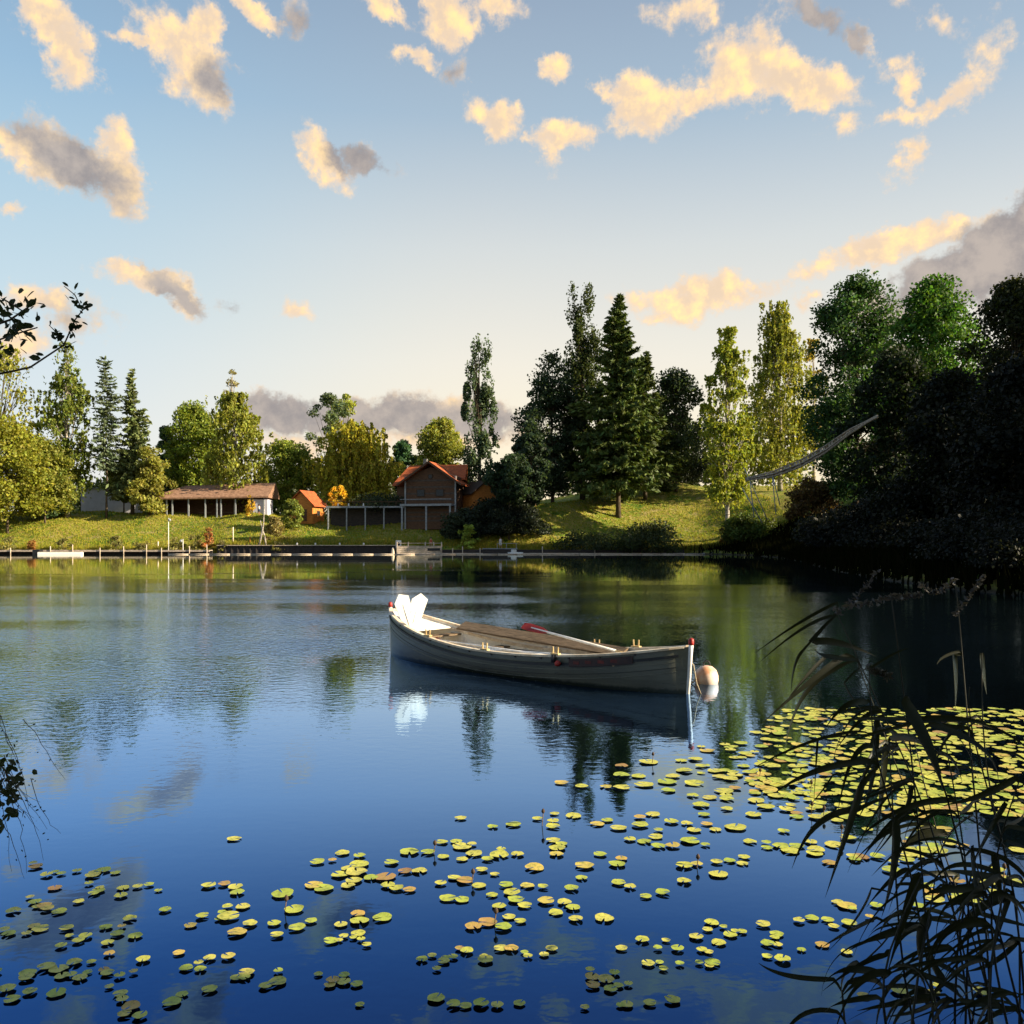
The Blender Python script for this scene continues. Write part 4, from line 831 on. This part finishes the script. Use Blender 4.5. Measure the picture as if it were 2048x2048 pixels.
# main hipped roof behind
rv = [(-5.9, 5.0, zr), (3.7, 5.0, zr), (-7.2, .2, ze2), (4.6, .2, ze2+.9), (-8.2, 9.0, ze2), (2.8, 9.0, ze2+.9)]
MB().add(rv+[(v[0], v[1], v[2]-.25) for v in rv], [(2, 3, 1, 0), (5, 4, 0, 1), (4, 2, 0), (3, 5, 1), (8, 6, 7, 9), (11, 7, 6, 10), (10, 6, 8), (9, 7, 11), (2, 8, 9, 3), (3, 9, 11, 5), (5, 11, 10, 4), (4, 10, 8, 2)]).build('main_roof', M['roof'], house)
for k in range(12):        # board courses on the gable front
    zz = zdeck+.35+k*.36
    if zz < zwall-.1: MB().box((0, -3.03, zz), (7.6, .05, .30)).build('board', (M['wood'], M['greyboard'], M['wood'])[k % 3], house)
for k in range(9): MB().box((0, -3.03, .1+k*.34), (7.6, .05, .28)).build('board', (M['wood'], M['greyboard'])[k % 2], house)
for (x, z0, z1, w) in ((-2.2, Z(955), Z(940), 0), ):
    pass
for (x, zc, w, h) in ((-1.5, zdeck+1.9, 1.3, 1.2), (1.5, zdeck+1.9, 1.3, 1.2), (0, zap-2.5, .7, .8)):
    wn = MB().box((x, -3.09, zc), (w, .08, h)).build('window', M['plankdark'], house)
    MB().box((x, -3.14, zc), (w-.22, .04, h-.22)).build('pane', M['glass'], wn)
for x in (-3.95, 3.95): MB().box((x, -3.12, (zwall-1)/2), (.22, .2, zwall+1)).build('corner_post', M['greywood'], house)
MB().box((-.2, -4.0, zdeck-.15), (8.0, 2.0, .35)).build('balcony_floor', M['greywood'], house)
for x in (-3.9, -.1, 3.6): MB().box((x, -4.85, (zdeck-.35)/2-.6), (.24, .24, zdeck+.85)).build('balcony_post', M['greywood'], house)
for k in range(17): MB().box((-3.9+k*.47, -4.92, zdeck+.35), (.06, .05, .75)).build('baluster', M['wood'], house)
MB().box((-.2, -4.92, zdeck+.78), (8.0, .08, .1)).build('handrail', M['greywood'], house)
MB().box((-3.2, 5.0, zr+.35), (.6, .6, 1.5)).build('chimney', M['stone'], house)
ter = thing('terrace', 'long raised terrace on pale posts left of the chalet', 'terrace', (HX-11.2, 151.3, HG), R(-3))
zt = Z(1013)
MB().box((0, 1, zt-.12), (14.4, 3.4, .28)).build('floor', M['greywood'], ter)
for k in range(5): MB().box((-6.8+k*3.15, -.6, zt/2-.8), (.2, .2, zt+1.3)).build('post', M['greywood'], ter)
MB().box((0, 2.2, zt/2-.7), (14.2, .2, zt+1.2)).build('back_wall', M['darkwood'], ter)
MB().box((0, -.66, zt+.75), (14.4, .08, .09)).build('handrail', M['wood'], ter)
for k in range(13): MB().box((-7.1+k*1.18, -.66, zt+.37), (.07, .07, .74)).build('baluster', M['wood'], ter)
for x in (-5.2, -3.4, -.9): MB().lathe([(.10, 0), (.12, .05), (.12, .4), (.02, .5)], 8, (x, -.2, zt+.02)).build('lamp', M['bright_white'], ter, True)
for k in range(1): tree('hedge', 'dark low hedge on the raised terrace', 775, 156, 996, 1016, 150, 'bush', (.02, .028, .014), 2500, .22)
def cabin(name, label, px, D, gy, w, d, hw, hr, rz, rm, wm, fm=None):
    w *= 1.2; d *= 1.2; hw *= 1.1; hr *= 1.15
    x = (px-1024)/F*D; g = hz(x, D); g = min(g, HC+(YH-gy)/F*D); t = thing(name, label, 'hut', (x, D, g), rz)
    fm = fm or wm
    MB().prism([(-w/2, -d/2, -.5), (w/2, -d/2, -.5), (w/2, -d/2, hw), (0, -d/2, hr-.25), (-w/2, -d/2, hw)], (0, d, 0)).build('wall', wm, t)
    for s in (-1, 1):
        MB().prism([(s*.003, -d/2-.5, hr), (s*(w/2+.55), -d/2-.5, hw-.35), (s*(w/2+.55), -d/2-.5, hw-.52), (s*.003, -d/2-.5, hr-.18)], (0, d+1, 0)).build('roof', rm, t)
    f = MB().box((w*.15, -d/2-.04, 1.0), (.95, .07, 2.0)).build('door', M['wood'], t); MB().box((w*.15+.32, -d/2-.1, 1.0), (.06, .06, .15)).build('handle', M['iron'], f)
    wn = MB().box((w/2+.03, 0, 1.35), (.06, 1.1, .9)).build('window', M['wood'], t); MB().box((w/2+.075, 0, 1.35), (.03, .9, .7)).build('pane', M['glass'], wn)
    for k in range(5): MB().box((w/2+.02, -d/2+.2+k*(d-.4)/4, hw/2), (.05, .12, hw)).build('batten', wm, t)
    return t
cabin('hut', 'small orange timber hut with red gabled roof among shrubs', 614, 156, 1022, 3.6, 3.6, 2.7, 4.6, R(-15), M['roof'], M['honey'])
cabin('cabin', 'orange timber cabin half hidden by the lone poplar', 957, 153, 1008, 3.8, 3.4, 3.2, 4.7, R(32), M['plankdark'], M['honey'])
# long pavilion
PX, PD = (427-1024)/F*164, 164.; PG = hz(PX, PD)
pav = thing('pavilion', 'long open pavilion with tan hipped roof and dark interior', 'pavilion', (PX, PD, PG), 0)
def ZP(py): return HC+(YH-py)/F*PD-PG
e, rgd = ZP(998), ZP(970)
rv = [(-10.9, -3.4, e), (8.2, -3.4, e+.3), (10.9, -3.4, ZP(990)), (-10.9, 4.6, e), (10.9, 4.6, e+.4), (-5.5, .6, rgd), (10.9, .6, ZP(963)), ]
MB().add([(-10.9, -3.4, e), (10.9, -3.4, e+.35), (10.9, 4.6, e+.35), (-10.9, 4.6, e), (-5.2, .6, rgd-.1), (11.2, .6, ZP(965)), (-10.9, -3.4, e-.25), (10.9, -3.4, e+.1), (10.9, 4.6, e+.1), (-10.9, 4.6, e-.25)],
         [(0, 1, 5, 4), (2, 3, 4, 5), (3, 0, 4), (1, 2, 5), (0, 6, 7, 1), (1, 7, 8, 2), (2, 8, 9, 3), (3, 9, 6, 0), (6, 9, 8, 7)]).build('roof', M['tanroof'], pav)
MB().box((-.2, 3.4, e/2-.3), (20, .25, e+.5)).build('back_wall', M['wood'], pav)
for x in (-9.8, -7.4, -6.4, -3.5, -.5, 1.6, 2.3, 4.9, 7.6, 10.0): MB().box((x, -2.9, e/2-.6), (.22, .22, e+1.0)).build('post', M['greywood'], pav)
for k in range(3): MB().box((-6+k*4.5, 0, .75), (2.2, .8, .08)).build('table_top', M['plank'], pav)
MB().box((9.3, -1, e/2-.4), (2.6, 3.6, e+.4)).build('end_room', M['palewall'], pav)
# pale building seen between the trunks
bx = thing('shed', 'pale lavender-grey shed seen between trunks at left', 'shed', ((213-1024)/F*176, 176, hz((213-1024)/F*176, 176)))
w = 102/F*176; h = HC+(YH-976)/F*176-bx.location.z
MB().prism([(-w/2, 0, -.8), (w/2, 0, -.8), (w/2, 0, h*.72), (w*.12, 0, h), (-w/2, 0, h*.96)], (0, 5, 0)).build('wall', M['palewall'], bx)
MB().prism([(-w/2-.3, -.3, h*.96), (w*.12, -.3, h+.04), (w/2+.3, -.3, h*.70), (w/2+.3, -.3, h*.70+.14), (w*.12, -.3, h+.18), (-w/2-.3, -.3, h*.96+.14)], (0, 5.6, 0)).build('roof', M['greywood'], bx)

# ------------------------------------------------------------ quay, docks and shore furniture
def XD(px, D=140.): return (px-1024)/F*D
q = thing('quay', 'dark timber quay wall with pale edge along the far shore', 'quay', (XD(610), 140.55, 0))
x0, x1 = XD(432)-XD(610), XD(790)-XD(610); L = x1-x0
MB().box(((x0+x1)/2, .25, .55), (L, .5, 1.5)).build('wall', M['darkwood'], q)
MB().box(((x0+x1)/2, .15, 1.36), (L, .9, .1)).build('edge_plank', M['bleached'], q)
for k in range(29): MB().box((x0+.3+k*(L-.6)/28, -.06, .35), (.16, .12, 1.7)).build('pile', M['darkwood'], q)
for px in (592, 629, 678, 726): MB().lathe([(.10, 0), (.14, .05), (.14, .28), (.05, .36)], 8, (XD(px)-XD(610), .1, 1.41)).build('bollard', M['white'], q, True)
d1 = thing('boardwalk', 'low timber boardwalk on posts along the left shore', 'boardwalk', (XD(210), 138.9, 0))
n = 56; a0, a1 = XD(-40)-XD(210), XD(425)-XD(210)
for k in range(n): MB().box((a0+(k+.5)*(a1-a0)/n, .5, .60+.008*math.sin(k*2.3)), ((a1-a0)/n-.03, 1.5, .08)).build('plank', M['bleached'], d1)
MB().box(((a0+a1)/2, -.2, .47), (a1-a0, .1, .16)).build('beam', M['bleached'], d1)
MB().box(((a0+a1)/2, 1.1, .2), (a1-a0, .2, .7)).build('shore_board', M['darkwood'], d1)
for k, px in enumerate((31, 110, 154, 208, 255, 300, 330, 385, 420)):
    MB().tube([(XD(px)-XD(210), -.3, -.4), (XD(px)-XD(210)+.03*math.sin(k*3), -.3, 1.0+.25*(k % 3))], [.08, .07], 7).build('post', M['bleached'], d1, True)
pt = thing('pontoon', 'white floating pontoon moored against the left boardwalk', 'pontoon', (XD(138), 137.4, 0), R(10))
MB().box((0, 0, .12), (6.2, 1.3, .42)).build('float', M['bright_white'], pt, bev=.03); MB().box((0, 0, .36), (6.1, 1.2, .05)).build('deck', M['bleached'], pt)
MB().box((XD(91), 137.7, .28), (1.1, 1.1, .95)).build('crate', M['stripe'], None, bev=.03); tag(bpy.data.objects['crate'], 'black crate standing left of the white pontoon', 'crate')
def lamp(px, py, label, hook):
    D = 139.; t = thing('post_lamp', label, 'lamp post', (XD(px, D), D, 0)); top = HC+(YH-py)/F*D
    MB().tube([(0, 0, -.3), (0, 0, top)], [.07, .05], 8).build('pole', M['white'], t, True)
    MB().lathe([(.10, 0), (.22, .08), (.22, .3), (.06, .42)], 10, (hook, 0, top-.5)).build('lamp_head', M['greywood'], t, True)
    MB().box((hook/2, 0, top-.05), (abs(hook)+.08, .06, .06)).build('arm', M['greywood'], t); return t
lamp(337, 1036, 'taller pole with lamp head standing by the boardwalk', .15); lamp(366, 1078, 'short pole with grey box lamp beside the taller pole', -.3)
# pale logs added along an unidentified line on the water
bm = thing('floating_log_row', 'thin pale row of floating logs across the water before the docks', 'boom', (XD(800, 134), 135.2, 0))
k0, k1 = XD(330, 134)-XD(800, 134), XD(1410, 134)-XD(800, 134)
for k in range(26): MB().tube([(k0+(k1-k0)*k/26+.04, .12*math.sin(k*.5), .06), (k0+(k1-k0)*(k+.985)/26, .12*math.sin((k+1)*.5), .06)], .085, 6).build('log', M['bleached'], bm, True)
# centre dock
dk = thing('dock', 'bleached wooden bathing dock with slatted front in the middle', 'dock', (XD(837, 137.6), 137.6, 0), R(14))
for k in range(4): MB().box((0, -1.0, .22+k*.29), (6.6, .07, .24)).build('front_slat', M['bleached'], dk)
for k in range(16): MB().box((-3.1+k*.413, 0, 1.27), (.38, 2.1, .06)).build('plank', M['bleached'], dk)
for x in (-3.4, -1.7, .9, 2.2, 3.4): MB().tube([(x, -.95, -.4), (x, -.95, 1.9)], [.10, .09], 7).build('post', M['bleached'], dk, True)
MB().box((2.2, -1.05, .75), (1.9, .05, .4)).build('opening', M['stripe'], dk)
MB().box((0, -.95, 1.72), (6.8, .07, .08)).build('handrail', M['bleached'], dk)
lb = thing('lifebuoy_board', 'white board with round black opening at the dock end', 'notice board', (XD(797, 137), 137, 0))
MB().box((0, 0, 1.55), (.85, .06, 1.2)).build('board', M['white'], lb); MB().tube([(0, -.09, 1.6), (0, -.035, 1.6)], .24, 14).build('ring_hole', M['stripe'], lb); MB().tube([(0, 0, -.3), (0, .02, 1.0)], .06, 6).build('post', M['white'], lb)
MB().lathe([(.05, -.1), (.28, 0), (.30, .25), (.2, .8), (.08, 1.1)], 10, (XD(786, 136), 136, 0)).build('mooring_buoy', M['rail'], None, True); tag(bpy.data.objects['mooring_buoy'], 'pale slim mooring buoy left of the slatted dock', 'buoy')
rf = thing('raft', 'dark bathing raft with pale deck right of the green shrub', 'raft', (XD(1000, 138), 138, 0))
MB().box((0, 0, .35), (5.2, 2.4, .9)).build('hull', M['darkwood'], rf); MB().box((0, 0, .86), (5.4, 2.6, .1)).build('deck', M['greywood'], rf)
for x in (-.4, 1.0, 2.5): MB().tube([(x, -1, .9), (x, -1, 1.7)], .05, 6).build('rail_post', M['greywood'], rf)
MB().box((1.2, -1, 1.68), (3.0, .06, .07)).build('rail', M['greywood'], rf)
cb_ = thing('pedal_boat', 'small white pedal boat moored at the end of the raft', 'boat', (XD(1030, 136.4), 136.4, 0), R(18))
MB().prism([(-.9, -.6, -.1), (.9, -.6, -.1), (1.15, -.6, .35), (-1.0, -.6, .35)], (0, 1.2, 0)).build('hull', M['bright_white'], cb_, bev=.04); MB().box((-.2, 0, .55), (.6, .9, .4)).build('seat', M['white'], cb_, bev=.04)
dq = thing('quay', 'dark quay edge running right below the lit hillside', 'quay', (XD(1110), 140.5, 0))
MB().box((0, .2, .3), (XD(1400)-XD(880), .3, .8)).build('wall', M['darkwood'], dq); MB().box((0, -.25, .10), (XD(1400)-XD(880), .16, .16)).build('edge_log', M['bleached'], dq)
for k, px in enumerate((905, 925, 960, 1085, 1190)): MB().tube([(XD(px)-XD(1110), -.2, -.3), (XD(px)-XD(1110), -.2, .9+.3*(k % 2))], .08, 6).build('post', M['bleached'], dq, True)
for k, (px, w_) in enumerate(((1425, .9), (1440, 1.3), (1462, .8), (1500, 1.0), (1405, .6))):
    x = XD(px, 139); o = MB().lathe([(w_*.3, -.2), (w_*.5, 0), (w_*.42, w_*.25), (w_*.15, w_*.38)], 7, (0, 0, 0)).build('boulder', M['stone'], None); o.location = (x, 139.5-k*.3, 0); o.rotation_euler = (.1*k, .1, k)
    tag(o, 'pale grey boulder at the waterline below the yellow birch', 'boulder', 'boulders at the right end of the far shore')
# forked pale stump and slim marker posts on the lawn
fk = thing('dead_tree', 'pale forked dead trunk standing on the quay edge', 'dead tree', (XD(525, 142), 142, hz(XD(525, 142), 142)))
MB().tube([(-.55, 0, 0), (-.1, 0, 1.9), (.15, 0, 3.4), (.3, .1, 6.6)], [.16, .17, .10, .04], 7).build('trunk', M['birch'], fk, True); MB().tube([(.55, 0, 0), (.35, 0, 1.4), (.0, 0, 2.4), (-.35, 0, 4.0)], [.14, .12, .12, .05], 7).build('branch', M['birch'], fk, True)
for k, (px, py0, py1, nm, lb_) in enumerate(((466, 1088, 1056, 'marker_post', 'pale tall marker post on the lawn left of the forked trunk'), (500, 1088, 1075, 'marker_post', 'short yellow marker post close to the forked trunk'), (316, 1085, 1072, 'marker_post', 'small white marker post on the lawn by the lamp pole'))):
    x = XD(px, 144); z = hz(x, 144); m = MB().tube([(0, 0, -.2), (.02, 0, (py0-py1)/F*144)], [.11, .09], 7).build(nm, M['rail'] if k != 1 else M['orange'], None, True); m.location = (x, 144, z); tag(m, lb_, 'post')

# curved chute on the right
D = 114.; ch = thing('curved_chute', 'long sagging slatted timber chute rising to the right on thin poles', 'slide', P(1492, 962, D))
o0 = P(1492, 962, D); cpts = [P(*q_, D-i*5)-o0 for i, q_ in enumerate(((1492, 958), (1545, 947), (1600, 926), (1650, 898), (1700, 862), (1755, 832)))]
N_ = 44; path = []
for k in range(N_+1):
    f = k/N_*(len(cpts)-1); i_ = min(int(f), len(cpts)-2); path.append(cpts[i_].lerp(cpts[i_+1], f-i_))
path = [path[0]]+[(path[i-1]+path[i]*2+path[i+1])/4 for i in range(1, N_)]+[path[-1]]
hw_ = [(.16+.62*math.sin(math.pi*min(1, k/N_*1.05+.03))**.8) for k in range(N_+1)]
for s_, nm_ in ((-1, 'side_rail'), (1, 'side_rail')):
    MB().tube([p+Vector((0, s_*.7*w_, (.35 if s_ > 0 else -.10)*w_)) for p, w_ in zip(path, hw_)], .085, 6).build(nm_, M['chute'], ch, True)
MB().tube([p+Vector((0, 0, -.62*w_)) for p, w_ in zip(path, hw_)], .11, 6).build('keel_beam', M['chute'], ch, True)
for k in range(N_):              # open slats across the trough
    p, w_ = path[k], hw_[k]; d_ = (path[k+1]-p); q_ = p+d_*.72
    a0 = Vector((0, -.7*w_, -.10*w_)); a1 = Vector((0, 0, -.58*w_)); a2 = Vector((0, .7*w_, .35*w_)); t_ = Vector((0, 0, .05))
    o_ = [p+a0, p+a1, p+a2, q_+a0, q_+a1, q_+a2]; vv = o_+[c+t_ for c in o_]
    MB().add(vv, [(0, 1, 4, 3), (1, 2, 5, 4), (6, 9, 10, 7), (7, 10, 11, 8), (0, 3, 9, 6), (2, 8, 11, 5), (0, 6, 7, 1), (1, 7, 8, 2), (3, 4, 10, 9), (4, 5, 11, 10)]).build('slat', M['chute'] if k % 3 else M['plank'], ch)
for (a, b_) in (((1488, 935), (1535, 1040)), ((1484, 975), (1524, 1045)), ((1490, 940), (1500, 962)), ((1545, 952), (1560, 1010)), ((1500, 962), (1508, 1035)), ((1545, 955), (1552, 1030))):
    MB().tube([P(*a, D-.8)-o0, P(*b_, D-1.5)-o0], .06, 6).build('pole', M['greywood'], ch, True)

# ------------------------------------------------------------ people
def person(label, loc, rz, sit, shirt, short, s=1.0):
    t = thing('person', label, 'person', loc, rz); t.scale = (s, s, s)
    hip = .45 if sit else .92
    nodes = [(0, 0, hip), (0, 0, hip+.25), (0, 0, hip+.48), (0, 0, hip+.58), (0, 0, hip+.74)]
    rad = [.13, .13, .15, .055, .10]; ed = [(0, 1), (1, 2), (2, 3), (3, 4)]
    def chain(start, pts, rs):
        prev = start
        for p, q_ in zip(pts, rs): nodes.append(p); rad.append(q_); ed.append((prev, len(nodes)-1)); prev = len(nodes)-1
    for sx_ in (-1, 1):
        if sit: chain(0, [(sx_*.1, -.05, hip), (sx_*.12, -.45, hip+.03), (sx_*.12, -.5, .08), (sx_*.12, -.62, .05)], [.09, .065, .045, .035])
        else: chain(0, [(sx_*.1, 0, hip-.05), (sx_*.11, -.02, .48), (sx_*.12, .02, .08), (sx_*.12, -.12, .04)], [.09, .06, .042, .035])
        chain(2, [(sx_*.19, 0, hip+.46), (sx_*.25, -.02, hip+.2), (sx_*.2, -.2, hip+.03)] if sit else [(sx_*.19, 0, hip+.46), (sx_*.25, .02, hip+.2), (sx_*.26, -.06, hip-.05)], [.05, .04, .03])
    me = bpy.data.meshes.new('body'); me.from_pydata(nodes, ed, []); o = link('body', me, M['skin'], t); md = o.modifiers.new('skin', 'SKIN')
    for i, v in enumerate(me.skin_vertices[0].data): v.radius = (rad[i], rad[i]*.8); v.use_root = (i == 0)
    o.modifiers.new('sub', 'SUBSURF').levels = 1; o.modifiers['sub'].render_levels = 1
    MB().tube([(0, 0, hip+.0), (0, 0, hip+.2), (0, 0, hip+.45), (0, 0, hip+.53)], [.165, .16, .19, .09], 12).build('shirt', shirt, t, True)
    for sx_ in (-1, 1):
        e_ = (sx_*.12, -.38, hip+.03) if sit else (sx_*.11, 0, .5)
        MB().tube([(sx_*.08, 0, hip+.02), e_], [.12, .10], 10).build('trouser_leg', short, t, True)
    MB().lathe([(.11, -.04), (.12, .03), (.09, .10), (.02, .125)], 10, (0, .02, hip+.76)).build('hair', M['hair'], t, True); return t
person('person in a reddish top sitting on the slatted dock', (XD(862, 138), 138, 1.30), 0, True, M['cloth_red'], M['skin'])
person('person in white standing on the dark raft', (XD(1001, 138), 138, .91), .2, False, M['cloth_white'], M['cloth_white'], .98)
gx_ = XD(1070, 154); person('person in orange top on the lawn above the dark hedge', (gx_, 154, hz(gx_, 154)), 0, False, M['cloth_red'], M['cloth_blue'])
gx_ = XD(518, 160); person('person in white standing at the pavilion end', (gx_, 160, hz(gx_, 160)), 0, False, M['cloth_white'], M['cloth_blue'])
